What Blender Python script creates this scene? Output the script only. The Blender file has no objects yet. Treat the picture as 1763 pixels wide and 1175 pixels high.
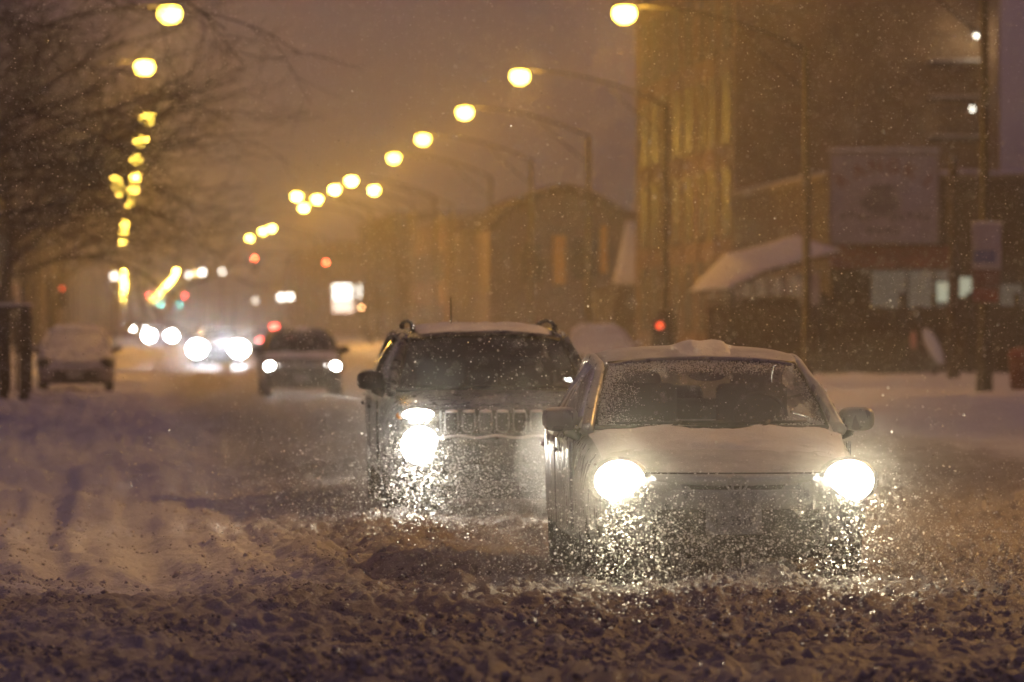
import bpy, bmesh, math, random
import numpy as np
from mathutils import Vector, Matrix
R = math.radians
random.seed(7)
rng = np.random.default_rng(11)
sc = bpy.context.scene
C = sc.collection

# ------------------------------------------------------------------ camera
FPX = 9794.0                      # focal length in pixels of the 1763 px wide photograph
VPX, HOR = 208.0, 552.0           # vanishing point of the street in the photograph
CAMZ = 1.6
YAW = math.atan((881.5 - VPX) / FPX)
PIT = math.atan((587.5 - HOR) / FPX)
cd = bpy.data.cameras.new('camera'); cam = bpy.data.objects.new('camera', cd); C.objects.link(cam)
cd.sensor_width = 36.0; cd.lens = 200.0
cd.clip_start = 0.5; cd.clip_end = 6000
cam.location = (0, 0, CAMZ)
cam.rotation_euler = (R(90) - PIT, 0, -YAW)
cd.dof.use_dof = True; cd.dof.focus_distance = 35.6; cd.dof.aperture_fstop = 3.3
cd.dof.aperture_blades = 0
sc.camera = cam

def P(px, py, Y):
    """world point at depth Y that the photograph shows at pixel px, py"""
    u = (px - 881.5) / FPX; v = (587.5 - py) / FPX
    dy = math.cos(PIT) + v * math.sin(PIT); dz = -math.sin(PIT) + v * math.cos(PIT)
    x = u * math.cos(YAW) + dy * math.sin(YAW); y = -u * math.sin(YAW) + dy * math.cos(YAW)
    t = Y / y
    return Vector((x * t, Y, CAMZ + dz * t))

# ------------------------------------------------------------------ world, sun, exposure
w = bpy.data.worlds.new('World'); sc.world = w; w.use_nodes = True
nt = w.node_tree; nt.nodes.clear()
out = nt.nodes.new('ShaderNodeOutputWorld')
sky = nt.nodes.new('ShaderNodeTexSky'); sky.sky_type = 'NISHITA'; sky.sun_disc = False
sky.sun_elevation = R(1.0); sky.sun_rotation = R(200); sky.altitude = 200; sky.dust_density = 4
b1 = nt.nodes.new('ShaderNodeBackground'); b1.inputs[1].default_value = 0.006
b2 = nt.nodes.new('ShaderNodeBackground'); b2.inputs[0].default_value = (0.080, 0.051, 0.088, 1); b2.inputs[1].default_value = 1.0
ad = nt.nodes.new('ShaderNodeAddShader')
nt.links.new(sky.outputs[0], b1.inputs[0]); nt.links.new(b1.outputs[0], ad.inputs[0])
nt.links.new(b2.outputs[0], ad.inputs[1]); nt.links.new(ad.outputs[0], out.inputs[0])
sl = bpy.data.lights.new('sun', 'SUN'); sl.energy = 0.03; sl.angle = R(20); sl.color = (0.8, 0.75, 1.0)
so = bpy.data.objects.new('sun', sl); C.objects.link(so); so.rotation_euler = (R(70), 0, R(20))

sc.view_settings.view_transform = 'Standard'; sc.view_settings.look = 'None'
sc.view_settings.exposure = 0.0; sc.view_settings.gamma = 1.0; sc.view_settings.use_curve_mapping = False
cy = sc.cycles
cy.use_denoising = True
try: cy.denoiser = 'OPENIMAGEDENOISE'
except Exception: pass
cy.max_bounces = 5; cy.diffuse_bounces = 2; cy.glossy_bounces = 3; cy.transmission_bounces = 4
cy.transparent_max_bounces = 12; cy.volume_bounces = 0
cy.sample_clamp_indirect = 3.0; cy.sample_clamp_direct = 0
cy.use_light_tree = True
cy.caustics_reflective = False; cy.caustics_refractive = False

AMBER = (1.0, 0.42, 0.075)
BOWL = (1.0, 0.50, 0.05)
SODIUM_PALE = (1.0, 0.51, 0.115)
LAMP_W = 1020.0
HEAD_W = 46.0

# ------------------------------------------------------------------ materials
def mat(name, col=(0.5, 0.5, 0.5), rough=0.6, metal=0.0, noise=None, bump=None, coat=0.0, spec=0.5, col2=None):
    m = bpy.data.materials.new(name); m.use_nodes = True
    n = m.node_tree.nodes; l = m.node_tree.links
    b = n['Principled BSDF']
    b.inputs['Base Color'].default_value = (*col, 1); b.inputs['Roughness'].default_value = rough
    b.inputs['Metallic'].default_value = metal; b.inputs['Coat Weight'].default_value = coat
    b.inputs['Specular IOR Level'].default_value = spec
    if noise or bump:
        tc = n.new('ShaderNodeTexCoord')
    if noise:
        t = n.new('ShaderNodeTexNoise'); t.inputs['Scale'].default_value = noise; t.inputs['Detail'].default_value = 6
        l.new(tc.outputs['Object'], t.inputs['Vector'])
        r = n.new('ShaderNodeValToRGB'); r.color_ramp.elements[0].position = 0.32; r.color_ramp.elements[1].position = 0.68
        c2 = col2 or tuple(c * 0.6 for c in col)
        r.color_ramp.elements[0].color = (*c2, 1); r.color_ramp.elements[1].color = (*col, 1)
        l.new(t.outputs['Fac'], r.inputs[0]); l.new(r.outputs[0], b.inputs['Base Color'])
    if bump:
        t2 = n.new('ShaderNodeTexNoise'); t2.inputs['Scale'].default_value = bump[0]; t2.inputs['Detail'].default_value = 5
        l.new(tc.outputs['Object'], t2.inputs['Vector'])
        bp = n.new('ShaderNodeBump'); bp.inputs['Distance'].default_value = bump[1]
        l.new(t2.outputs['Fac'], bp.inputs['Height']); l.new(bp.outputs[0], b.inputs['Normal'])
    return m

def emit(name, col, s, sample=False):
    m = bpy.data.materials.new(name); m.use_nodes = True
    n = m.node_tree.nodes; n.clear(); l = m.node_tree.links
    o = n.new('ShaderNodeOutputMaterial'); e = n.new('ShaderNodeEmission')
    e.inputs[0].default_value = (*col, 1); e.inputs[1].default_value = s
    l.new(e.outputs[0], o.inputs[0])
    m.cycles.emission_sampling = 'FRONT' if sample else 'NONE'
    return m

def dusted(name, col, rough, metal, lo=0.35, hi=0.8, scale=3.0, snowcol=(0.78, 0.78, 0.8), grime=0.5):
    """paint with fine snow lying on the faces that look up, road film and splashes on the rest"""
    m = bpy.data.materials.new(name); m.use_nodes = True
    n = m.node_tree.nodes; l = m.node_tree.links
    b = n['Principled BSDF']
    tc = n.new('ShaderNodeTexCoord'); ge = n.new('ShaderNodeNewGeometry')
    sp = n.new('ShaderNodeSeparateXYZ'); l.new(ge.outputs['Normal'], sp.inputs[0])
    t = n.new('ShaderNodeTexNoise'); t.inputs['Scale'].default_value = scale; t.inputs['Detail'].default_value = 8; t.inputs['Roughness'].default_value = .65
    l.new(tc.outputs['Object'], t.inputs['Vector'])
    a = n.new('ShaderNodeMath'); a.operation = 'MULTIPLY_ADD'; a.inputs[1].default_value = 0.9
    sb = n.new('ShaderNodeMath'); sb.operation = 'SUBTRACT'; sb.inputs[1].default_value = 0.45
    l.new(t.outputs['Fac'], a.inputs[0]); l.new(sp.outputs['Z'], a.inputs[2]); l.new(a.outputs[0], sb.inputs[0])
    mr = n.new('ShaderNodeMapRange'); mr.interpolation_type = 'SMOOTHSTEP'
    mr.inputs['From Min'].default_value = lo; mr.inputs['From Max'].default_value = hi
    l.new(sb.outputs[0], mr.inputs[0])
    # grime film
    t3 = n.new('ShaderNodeTexNoise'); t3.inputs['Scale'].default_value = 14; t3.inputs['Detail'].default_value = 7
    mp = n.new('ShaderNodeMapping'); mp.inputs['Scale'].default_value = (1, 1, .35)
    l.new(tc.outputs['Object'], mp.inputs[0]); l.new(mp.outputs[0], t3.inputs['Vector'])
    r3 = n.new('ShaderNodeMapRange'); r3.inputs['From Min'].default_value = .42; r3.inputs['From Max'].default_value = .62
    r3.inputs['To Max'].default_value = grime
    l.new(t3.outputs['Fac'], r3.inputs[0])
    g = n.new('ShaderNodeMixRGB'); g.inputs[1].default_value = (*col, 1); g.inputs[2].default_value = (0.30, 0.28, 0.26, 1)
    l.new(r3.outputs[0], g.inputs[0])
    mx = n.new('ShaderNodeMixRGB'); mx.inputs[2].default_value = (*snowcol, 1)
    l.new(g.outputs[0], mx.inputs[1]); l.new(mr.outputs[0], mx.inputs[0]); l.new(mx.outputs[0], b.inputs['Base Color'])
    rr = n.new('ShaderNodeMapRange'); rr.inputs['To Min'].default_value = rough; rr.inputs['To Max'].default_value = .75
    mxx = n.new('ShaderNodeMath'); mxx.operation = 'MAXIMUM'
    l.new(mr.outputs[0], mxx.inputs[0]); l.new(r3.outputs[0], mxx.inputs[1]); l.new(mxx.outputs[0], rr.inputs[0])
    l.new(rr.outputs[0], b.inputs['Roughness'])
    mm = n.new('ShaderNodeMath'); mm.operation = 'MULTIPLY_ADD'; mm.inputs[1].default_value = -metal; mm.inputs[2].default_value = metal
    l.new(mxx.outputs[0], mm.inputs[0]); l.new(mm.outputs[0], b.inputs['Metallic'])
    bp = n.new('ShaderNodeBump'); bp.inputs['Distance'].default_value = .012; bp.inputs['Strength'].default_value = .6
    ml = n.new('ShaderNodeMath'); ml.operation = 'MULTIPLY'; l.new(mxx.outputs[0], ml.inputs[0]); l.new(t.outputs['Fac'], ml.inputs[1])
    l.new(ml.outputs[0], bp.inputs['Height']); l.new(bp.outputs[0], b.inputs['Normal'])
    return m

def glass_mat(name, tint=(0.55, 0.56, 0.55), frost=True, opac=0.12):
    """thin car glass: tinted transparency, reflection and frozen droplets near its edges"""
    m = bpy.data.materials.new(name); m.use_nodes = True
    n = m.node_tree.nodes; n.clear(); l = m.node_tree.links
    o = n.new('ShaderNodeOutputMaterial')
    tr = n.new('ShaderNodeBsdfTransparent'); tr.inputs[0].default_value = (*tint, 1)
    gl = n.new('ShaderNodeBsdfGlossy'); gl.inputs['Roughness'].default_value = .04; gl.inputs[0].default_value = (1, 1, 1, 1)
    fr = n.new('ShaderNodeFresnel'); fr.inputs[0].default_value = 1.45
    mx = n.new('ShaderNodeMixShader'); l.new(fr.outputs[0], mx.inputs[0]); l.new(tr.outputs[0], mx.inputs[1]); l.new(gl.outputs[0], mx.inputs[2])
    # thin film of dirt / fogging
    df = n.new('ShaderNodeBsdfDiffuse'); df.inputs[0].default_value = (.5, .5, .5, 1)
    mx0 = n.new('ShaderNodeMixShader'); mx0.inputs[0].default_value = opac
    l.new(mx.outputs[0], mx0.inputs[1]); l.new(df.outputs[0], mx0.inputs[2])
    last = mx0
    if frost:
        uv = n.new('ShaderNodeUVMap'); sp = n.new('ShaderNodeSeparateXYZ'); l.new(uv.outputs[0], sp.inputs[0])
        tc = n.new('ShaderNodeTexCoord')
        nz = n.new('ShaderNodeTexNoise'); nz.inputs['Scale'].default_value = 3.5; nz.inputs['Detail'].default_value = 4
        l.new(tc.outputs['Object'], nz.inputs['Vector'])
        def rng_(src, a, b):
            q = n.new('ShaderNodeMapRange'); q.inputs['From Min'].default_value = a; q.inputs['From Max'].default_value = b
            l.new(src, q.inputs[0]); return q.outputs[0]
        def mth(op, a, b):
            q = n.new('ShaderNodeMath'); q.operation = op
            for i, s in enumerate((a, b)):
                if isinstance(s, (int, float)): q.inputs[i].default_value = s
                else: l.new(s, q.inputs[i])
            return q.outputs[0]
        top = rng_(sp.outputs['Y'], .66, .92)
        left = rng_(sp.outputs['X'], .17, .02)
        right = rng_(sp.outputs['X'], .93, 1.0)
        bot = mth('MULTIPLY', rng_(sp.outputs['Y'], .22, .04), mth('MAXIMUM', rng_(sp.outputs['X'], .3, .16), rng_(sp.outputs['X'], .72, .86)))
        ed = mth('MAXIMUM', mth('MAXIMUM', top, left), mth('MAXIMUM', right, bot))
        ed = mth('ADD', ed, mth('MULTIPLY', mth('SUBTRACT', nz.outputs['Fac'], .5), 1.1))
        vo = n.new('ShaderNodeTexVoronoi'); vo.inputs['Scale'].default_value = 75
        l.new(tc.outputs['Object'], vo.inputs['Vector'])
        spot = mth('LESS_THAN', vo.outputs['Distance'], mth('MULTIPLY', ed, .55))
        ice = n.new('ShaderNodeBsdfPrincipled'); ice.inputs['Base Color'].default_value = (.75, .75, .76, 1)
        ice.inputs['Roughness'].default_value = .12; ice.inputs['Specular IOR Level'].default_value = .9
        bp = n.new('ShaderNodeBump'); bp.inputs['Distance'].default_value = .01
        l.new(vo.outputs['Distance'], bp.inputs['Height']); l.new(bp.outputs[0], ice.inputs['Normal'])
        m2 = n.new('ShaderNodeMixShader'); l.new(mth('MULTIPLY', spot, .62), m2.inputs[0])
        l.new(mx0.outputs[0], m2.inputs[1]); l.new(ice.outputs[0], m2.inputs[2]); last = m2
    l.new(last.outputs[0], o.inputs[0])
    return m

def snow_mat(name, clean=(0.80, 0.80, 0.83), dirty=(0.31, 0.28, 0.28), road=True):
    m = bpy.data.materials.new(name); m.use_nodes = True
    n = m.node_tree.nodes; l = m.node_tree.links; b = n['Principled BSDF']
    tc = n.new('ShaderNodeTexCoord')
    t = n.new('ShaderNodeTexNoise'); t.inputs['Scale'].default_value = 1.3; t.inputs['Detail'].default_value = 9; t.inputs['Roughness'].default_value = .7
    mp = n.new('ShaderNodeMapping'); mp.inputs['Scale'].default_value = (1, .45, 1)
    l.new(tc.outputs['Object'], mp.inputs[0]); l.new(mp.outputs[0], t.inputs['Vector'])
    at = n.new('ShaderNodeAttribute'); at.attribute_name = 'dirt'
    a = n.new('ShaderNodeMath'); a.operation = 'MULTIPLY_ADD'; a.inputs[1].default_value = 1.5; a.use_clamp = True
    s = n.new('ShaderNodeMath'); s.operation = 'SUBTRACT'; s.inputs[1].default_value = .75
    l.new(at.outputs['Fac'], s.inputs[0]); l.new(t.outputs['Fac'], a.inputs[0]); l.new(s.outputs[0], a.inputs[2])
    mx = n.new('ShaderNodeMixRGB'); mx.inputs[1].default_value = (*clean, 1); mx.inputs[2].default_value = (*dirty, 1)
    l.new(a.outputs[0], mx.inputs[0]); l.new(mx.outputs[0], b.inputs['Base Color'])
    rr = n.new('ShaderNodeMapRange'); rr.inputs['To Min'].default_value = .65; rr.inputs['To Max'].default_value = .5
    l.new(a.outputs[0], rr.inputs[0]); l.new(rr.outputs[0], b.inputs['Roughness'])
    t2 = n.new('ShaderNodeTexNoise'); t2.inputs['Scale'].default_value = 38; t2.inputs['Detail'].default_value = 7; t2.inputs['Roughness'].default_value = .7
    l.new(tc.outputs['Object'], t2.inputs['Vector'])
    bp = n.new('ShaderNodeBump'); bp.inputs['Distance'].default_value = .035; bp.inputs['Strength'].default_value = .8
    l.new(t2.outputs['Fac'], bp.inputs['Height']); l.new(bp.outputs[0], b.inputs['Normal'])
    return m

def flake_mat(name):
    m = bpy.data.materials.new(name); m.use_nodes = True
    n = m.node_tree.nodes; n.clear(); l = m.node_tree.links
    o = n.new('ShaderNodeOutputMaterial'); d = n.new('ShaderNodeBsdfDiffuse'); t = n.new('ShaderNodeBsdfTranslucent')
    d.inputs[0].default_value = (.92, .92, .95, 1); t.inputs[0].default_value = (.92, .92, .95, 1)
    x = n.new('ShaderNodeMixShader'); x.inputs[0].default_value = .55
    g = n.new('ShaderNodeBsdfRefraction'); g.inputs['Roughness'].default_value = .5; g.inputs['IOR'].default_value = 1.3
    y = n.new('ShaderNodeMixShader'); y.inputs[0].default_value = .4
    l.new(d.outputs[0], x.inputs[1]); l.new(t.outputs[0], x.inputs[2]); l.new(x.outputs[0], y.inputs[1]); l.new(g.outputs[0], y.inputs[2]); l.new(y.outputs[0], o.inputs[0])
    return m

def vol_mat(name, dens, col=(1, 1, 1), aniso=0.5):
    m = bpy.data.materials.new(name); m.use_nodes = True
    n = m.node_tree.nodes; n.clear(); l = m.node_tree.links
    o = n.new('ShaderNodeOutputMaterial'); v = n.new('ShaderNodeVolumePrincipled')
    v.inputs['Color'].default_value = (*col, 1); v.inputs['Density'].default_value = dens; v.inputs['Anisotropy'].default_value = aniso
    l.new(v.outputs[0], o.inputs['Volume'])
    return m

M = dict(
    snow=snow_mat('snow'), slush=snow_mat('slush_chunks', clean=(.70, .68, .70), dirty=(.27, .24, .24)),
    capsnow=mat('fresh_snow', (.72, .72, .76), .7, noise=5, col2=(.58, .57, .60), bump=(28, .012)),
    flake=flake_mat('flake'),
    silver=dusted('silver_paint', (.30, .30, .33), .26, .35, lo=.62, hi=1.45, grime=.3, scale=6),
    black=dusted('black_paint', (.02, .02, .024), .25, .0, lo=1.02, hi=1.3, grime=.22),
    charcoal=dusted('charcoal_paint', (.05, .05, .055), .3, .2, lo=.6, hi=1.0, grime=.4),
    snowed=dusted('snowed_over_paint', (.25, .22, .24), .4, .1, lo=-.1, hi=.35, grime=.8),
    rubber=mat('tyre_rubber', (.025, .025, .026), .8, noise=9, col2=(.09, .085, .08)),
    rim=mat('wheel_rim', (.35, .35, .36), .4, .7, noise=20, col2=(.12, .11, .1)),
    plastic=mat('muddy_plastic', (.035, .034, .03), .6, noise=9, col2=(.08, .075, .065)),
    ice=mat('frozen_droplet', (.9, .9, .9), .15, .2, spec=1.0),
    trim=mat('black_trim', (.02, .02, .02), .5),
    chrome=mat('chrome', (.45, .45, .47), .3, 1.0),
    dimchrome=mat('dull_chrome', (.30, .30, .31), .4, .9, noise=20),
    housing=mat('lamp_housing', (.3, .3, .31), .45, .2),
    gold=mat('bright_trim', (.6, .6, .6), .12, 1.0),
    seat=mat('seat_fabric', (.05, .05, .055), .9),
    plate=mat('plate_paint', (.42, .44, .5), .5, noise=18, col2=(.2, .19, .18)),
    platetext=mat('plate_text', (.06, .06, .09), .5),
    amberlens=mat('amber_lens', (.7, .25, .03), .2),
    glass=glass_mat('windscreen_glass'), sideglass=glass_mat('side_glass', (.35, .36, .36), False, .06),
    darkglass=glass_mat('dark_windscreen_glass', (.2, .21, .22), False, .05),
    pole=mat('galvanised_steel', (.045, .04, .036), .65, .2, noise=6),
    wood=mat('wooden_pole', (.07, .05, .04), .85, noise=5, bump=(20, .01)),
    bark=mat('bark', (.06, .045, .035), .9, noise=12, bump=(30, .01)),
    brick=mat('brick_wall', (.26, .17, .10), .9, noise=1.2, col2=(.15, .095, .06), bump=(8, .02)),
    brick2=mat('dark_brick', (.07, .045, .035), .9, noise=2.0, bump=(8, .02)),
    stucco=mat('pale_stucco', (.22, .17, .13), .9, noise=1.2, col2=(.15, .12, .10)),
    white=mat('white_board', (.40, .36, .42), .6, noise=1.5, col2=(.3, .27, .32)),
    redband=mat('red_awning', (.35, .09, .07), .7, noise=3, col2=(.2, .06, .05)),
    redtext=mat('red_letters', (.22, .02, .012), .6),
    darktext=mat('grey_letters', (.14, .12, .16), .6),
    yellowp=mat('yellow_panel', (.75, .45, .06), .6),
    bluep=mat('blue_print', (.1, .13, .3), .6),
    blueflag=mat('pale_blue_cloth', (.6, .68, .85), .7),
    pinkflag=mat('pinkish_cloth', (.6, .35, .32), .7),
    darkglasswin=mat('window_glass', (.03, .03, .035), .42, spec=.4),
    roofdark=mat('roof_felt', (.08, .06, .05), .9),
    redpaint=mat('red_metal', (.14, .03, .025), .5),
    e_lamp=emit('lamp_lens', (1.0, .66, .085), 34.0), e_lampmid=emit('lamp_lens_mid', (1.0, .64, .08), 90.0),
    e_lampfar=emit('lamp_lens_far', (1.0, .60, .16), 700.0),
    e_head=emit('headlamp_warm', (1.0, .93, .72), 14.0),
    e_headcool=emit('headlamp_cool', (.86, .90, 1.0), 260.0),
    e_headfar=emit('headlamp_far', (1.0, .96, .85), 160.0),
    e_fog=emit('fog_lamp', (1.0, .96, .85), 60.0),
    e_turn=emit('turn_lamp', (1.0, .5, .2), 25.0),
    e_red=emit('red_lamp', (1.0, .10, .04), 60.0),
    e_redsoft=emit('red_lamp_soft', (1.0, .09, .03), 2.2),
    e_tail=emit('tail_lamp', (1.0, .09, .06), 18.0),
    e_green=emit('green_lamp', (.12, .85, .75), 220.0),
    e_redfar=emit('red_lamp_far', (1.0, .06, .05), 160.0),
    e_small=emit('small_bulb', (1.0, .95, .8), 9.0),
    e_shop=emit('shop_light', (1.0, .97, .85), 6.0),
    e_shop2=emit('shop_light_pink', (1.0, .75, .6), 3.0),
    e_dim=emit('dim_window', (.56, .48, .38), 0.15),
    e_bright=emit('bright_window', (.85, .88, .65), 0.5),
)

# ------------------------------------------------------------------ helpers
def tag(o, label=None, cat=None, group=None, kind=None):
    if label: o['label'] = label
    if cat: o['category'] = cat
    if group: o['group'] = group
    if kind: o['kind'] = kind
    return o

def thing(name, loc, label, cat, group=None, rz=0.0):
    o = bpy.data.objects.new(name, None); C.objects.link(o); o.location = loc; o.rotation_euler = (0, 0, rz)
    o.empty_display_size = .3
    return tag(o, label, cat, group)

class MB:
    def __init__(s): s.v = []; s.f = []; s.uv = None
    def box(s, c, d, rot=None):
        i = len(s.v)
        for z in (-.5, .5):
            for y in (-.5, .5):
                for x in (-.5, .5):
                    p = Vector((x * d[0], y * d[1], z * d[2]))
                    if rot is not None: p = rot @ p
                    s.v.append(tuple(p + Vector(c)))
        s.f += [(i, i+2, i+3, i+1), (i+4, i+5, i+7, i+6), (i, i+1, i+5, i+4), (i+2, i+6, i+7, i+3), (i, i+4, i+6, i+2), (i+1, i+3, i+7, i+5)]
        return s
    def bx(s, x0, x1, y0, y1, z0, z1):
        return s.box(((x0+x1)/2, (y0+y1)/2, (z0+z1)/2), (x1-x0, y1-y0, z1-z0))
    def tube(s, pts, rad, n=8, cap=True):
        pts = [Vector(p) for p in pts]
        if not isinstance(rad, (list, tuple)): rad = [rad] * len(pts)
        base = len(s.v); up = None
        for k, p in enumerate(pts):
            a = pts[max(k-1, 0)]; b = pts[min(k+1, len(pts)-1)]
            d = (b - a).normalized()
            if up is None:
                up = Vector((0, 0, 1)) if abs(d.z) < .9 else Vector((1, 0, 0))
            e1 = d.cross(up).normalized(); e2 = e1.cross(d).normalized(); up = e2
            for j in range(n):
                t = 2 * math.pi * j / n
                s.v.append(tuple(p + (e1 * math.cos(t) + e2 * math.sin(t)) * rad[k]))
        for k in range(len(pts) - 1):
            for j in range(n):
                a = base + k*n + j; b = base + k*n + (j+1) % n
                s.f.append((a, b, b + n, a + n))
        if cap:
            s.f.append(tuple(base + j for j in range(n))[::-1])
            s.f.append(tuple(base + (len(pts)-1)*n + j for j in range(n)))
        return s
    def cyl(s, a, b, r, n=16): return s.tube([a, b], r, n)
    def ellip(s, c, r, n=14, m=8, fn=None):
        base = len(s.v); c = Vector(c)
        for i in range(m + 1):
            th = math.pi * i / m
            for j in range(n):
                ph = 2 * math.pi * j / n
                p = Vector((math.sin(th)*math.cos(ph)*r[0], math.sin(th)*math.sin(ph)*r[1], math.cos(th)*r[2]))
                if fn: p = fn(p)
                s.v.append(tuple(c + p))
        for i in range(m):
            for j in range(n):
                a = base + i*n + j; b = base + i*n + (j+1) % n
                s.f.append((a, a + n, b + n, b))
        return s
    def grid(s, fn, nu, nv, uv=False):
        base = len(s.v)
        for j in range(nv + 1):
            for i in range(nu + 1):
                s.v.append(tuple(fn(i / nu, j / nv)))
        for j in range(nv):
            for i in range(nu):
                a = base + j*(nu+1) + i
                s.f.append((a, a+1, a+nu+2, a+nu+1))
        if uv:
            s.uv = (nu, nv)
        return s
    def build(s, name, m, parent=None, smooth=False, bevel=0, sub=0, solid=0, loc=None, rot=None):
        me = bpy.data.meshes.new(name); me.from_pydata(s.v, [], s.f); me.update()
        if s.uv:
            nu, nv = s.uv; ul = me.uv_layers.new(name='UVMap')
            for lp in me.loops:
                k = lp.vertex_index; ul.data[lp.index].uv = ((k % (nu+1)) / nu, (k // (nu+1)) / nv)
        me.materials.append(m)
        if smooth: me.polygons.foreach_set('use_smooth', [True] * len(me.polygons))
        o = bpy.data.objects.new(name, me); C.objects.link(o)
        if loc is not None: o.location = loc
        if rot is not None: o.rotation_euler = rot
        if parent is not None: o.parent = parent
        if solid:
            q = o.modifiers.new('solid', 'SOLIDIFY'); q.thickness = solid; q.offset = 0
        if bevel:
            q = o.modifiers.new('bevel', 'BEVEL'); q.width = bevel; q.segments = 3; q.limit_method = 'ANGLE'
        if sub:
            q = o.modifiers.new('sub', 'SUBSURF'); q.levels = sub; q.render_levels = sub
        return o

def copy_tree(o, parent=None):
    c = o.copy(); C.objects.link(c)
    if parent is not None: c.parent = parent
    for ch in list(o.children): copy_tree(ch, c)
    return c

# value noise on numpy arrays
_perm = rng.random((256, 256))
def vnoise(x, y, seed=0):
    x = x + seed * 17.31; y = y + seed * 9.73
    xi = np.floor(x).astype(np.int64); yi = np.floor(y).astype(np.int64)
    xf = x - xi; yf = y - yi
    xf = xf*xf*(3-2*xf); yf = yf*yf*(3-2*yf)
    a = _perm[xi & 255, yi & 255]; b = _perm[(xi+1) & 255, yi & 255]
    c = _perm[xi & 255, (yi+1) & 255]; d = _perm[(xi+1) & 255, (yi+1) & 255]
    return (a*(1-xf)+b*xf)*(1-yf) + (c*(1-xf)+d*xf)*yf
def fbm(x, y, o=4, seed=0, gain=.5):
    s = 0; a = 1; t = 0
    for i in range(o):
        s = s + a * vnoise(x*2**i, y*2**i, seed+i*3); t += a; a *= gain
    return s / t
def sstep(a, b, x):
    t = np.clip((x-a)/(b-a), 0, 1); return t*t*(3-2*t)

# ------------------------------------------------------------------ ground
def ground_height(X, Y):
    road = sstep(-2.2, -1.6, X) * (1 - sstep(12.6, 13.4, X))
    lane = sstep(0.6, 1.8, X) * (1 - sstep(9.5, 11.5, X))
    wob = (fbm(X*0 + Y*.08, Y*0+3.3, 2, 5) - .5) * .7
    near = 1 - sstep(30.5, 37.5, Y + (fbm(X*.9, Y*.6, 3, 71) - .5) * 7)                      # the crossing in the foreground, with tracks running across
    ruts = np.zeros_like(X); deep = np.zeros_like(X)
    for c, wd in ((-.55, .13), (.15, .16), (.95, .13), (1.55, .16)):
        xx = (X + wob * 1.6 + .012 * (Y - 40) - c) / wd
        deep += np.exp(-xx ** 4) - .55 * np.exp(-(np.abs(xx) - 1.75) ** 2 * 3)
    for c, wd in ((2.95, .2), (4.45, .2), (6.6, .2), (8.1, .2)):
        ruts += np.exp(-((X + wob - c) / wd) ** 2)
    cross = (fbm(X*.22, Y*1.3, 3, 21) - .5) * .22 * near + np.sin(Y*2.6+X*.15)*.02*near
    big = (fbm(X*.8, Y*.5, 3, 1) - .5) * .10
    lumps = sstep(.46, .62, fbm(X*4.2, Y*3.6, 3, 8, .6)) * .038 + np.maximum(0, fbm(X*3.1, Y*2.4, 2, 9, .6) - .5) * .14
    bil = sstep(.42, .75, vnoise(X*12, Y*11, 12)) * .030 + sstep(.4, .7, vnoise(X*21, Y*19, 14)) * .018
    fine = (vnoise(X*17, Y*15, 31) - .5) * .03 + (vnoise(X*33, Y*29, 35) - .5) * .016
    smooth_left = 1 - sstep(-.2, 1.5, X + (fbm(X*.5, Y*.2, 2, 40)-.5)*2)
    churn = (1 - .22*near) * np.clip(1 - .6*smooth_left*(1-near), .1, 1) * (.35 + .65*np.clip(lane + near + .25, 0, 1))
    tracks = (fbm(X*2.6 + 4, Y*.10, 3, 61) - .5) * .16 * (1-near) + np.maximum(0, fbm(X*1.1 + Y*.35, Y*.22, 3, 66) - .5) * .35 * smooth_left * (1-near)
    fade = 1 - .55*sstep(60, 160, Y)
    h = big + (lumps + bil + fine) * churn * fade - ruts * .05 * (1-near) - deep * .032 * (1 - .8*near) * (.5 + fbm(X*1.5, Y*.7, 2, 88)) * (1 - sstep(70, 130, Y)) + cross + tracks
    bank = (sstep(-1.7, -3.2, X) if False else (1 - sstep(-3.2, -1.9, X))) * .28 + sstep(12.4, 14.2, X) * .26
    bank = bank * (1 - .35*near)
    h = h + bank + (1-road) * (fbm(X*.7, Y*.3, 3, 50) - .5) * .22
    return h - .03, np.clip(lane * .85 + ruts * .3 + near * .75 - smooth_left*.25*(1-near) - (1-road)*.6 + .05, 0, 1)

def axis(fine0, fine1, step, far0, far1, g):
    a = list(np.arange(fine0, fine1, step)); s = step; x = a[-1]
    while x < far1: s *= g; x += s; a.append(x)
    s = step; x = a[0]; b = []
    while x > far0: s *= g; x -= s; b.append(x)
    return np.array(b[::-1] + a)
gx = axis(-1.4, 7.6, .019, -380, 380, 1.07)
gy = [25.0]; s = .022
while gy[-1] < 2500:
    gy.append(gy[-1] + s * max(1, (gy[-1] / 38.0) ** 2.2) * (1 if gy[-1] < 70 else 1.0))
ys = []; y = 25.0; s = .03
while y > -55: s *= 1.08; y -= s; ys.append(y)
gy = np.array(ys[::-1] + gy)
GX, GY = np.meshgrid(gx, gy)
H, D = ground_height(GX, GY)
nx, ny = len(gx), len(gy)
me = bpy.data.meshes.new('ground')
me.vertices.add(nx * ny)
me.vertices.foreach_set('co', np.stack([GX, GY, H], -1).astype(np.float32).ravel())
idx = np.arange(nx * ny).reshape(ny, nx)
q = np.stack([idx[:-1, :-1], idx[:-1, 1:], idx[1:, 1:], idx[1:, :-1]], -1).reshape(-1, 4)
me.loops.add(q.size); me.loops.foreach_set('vertex_index', q.ravel().astype(np.int32))
me.polygons.add(len(q)); me.polygons.foreach_set('loop_start', (np.arange(len(q)) * 4).astype(np.int32))
me.polygons.foreach_set('use_smooth', np.ones(len(q), bool))
me.update(calc_edges=True)
at = me.attributes.new('dirt', 'FLOAT', 'POINT'); at.data.foreach_set('value', D.astype(np.float32).ravel())
me.materials.append(M['snow'])
g = bpy.data.objects.new('snowy_road', me); C.objects.link(g); tag(g, kind='structure')

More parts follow.
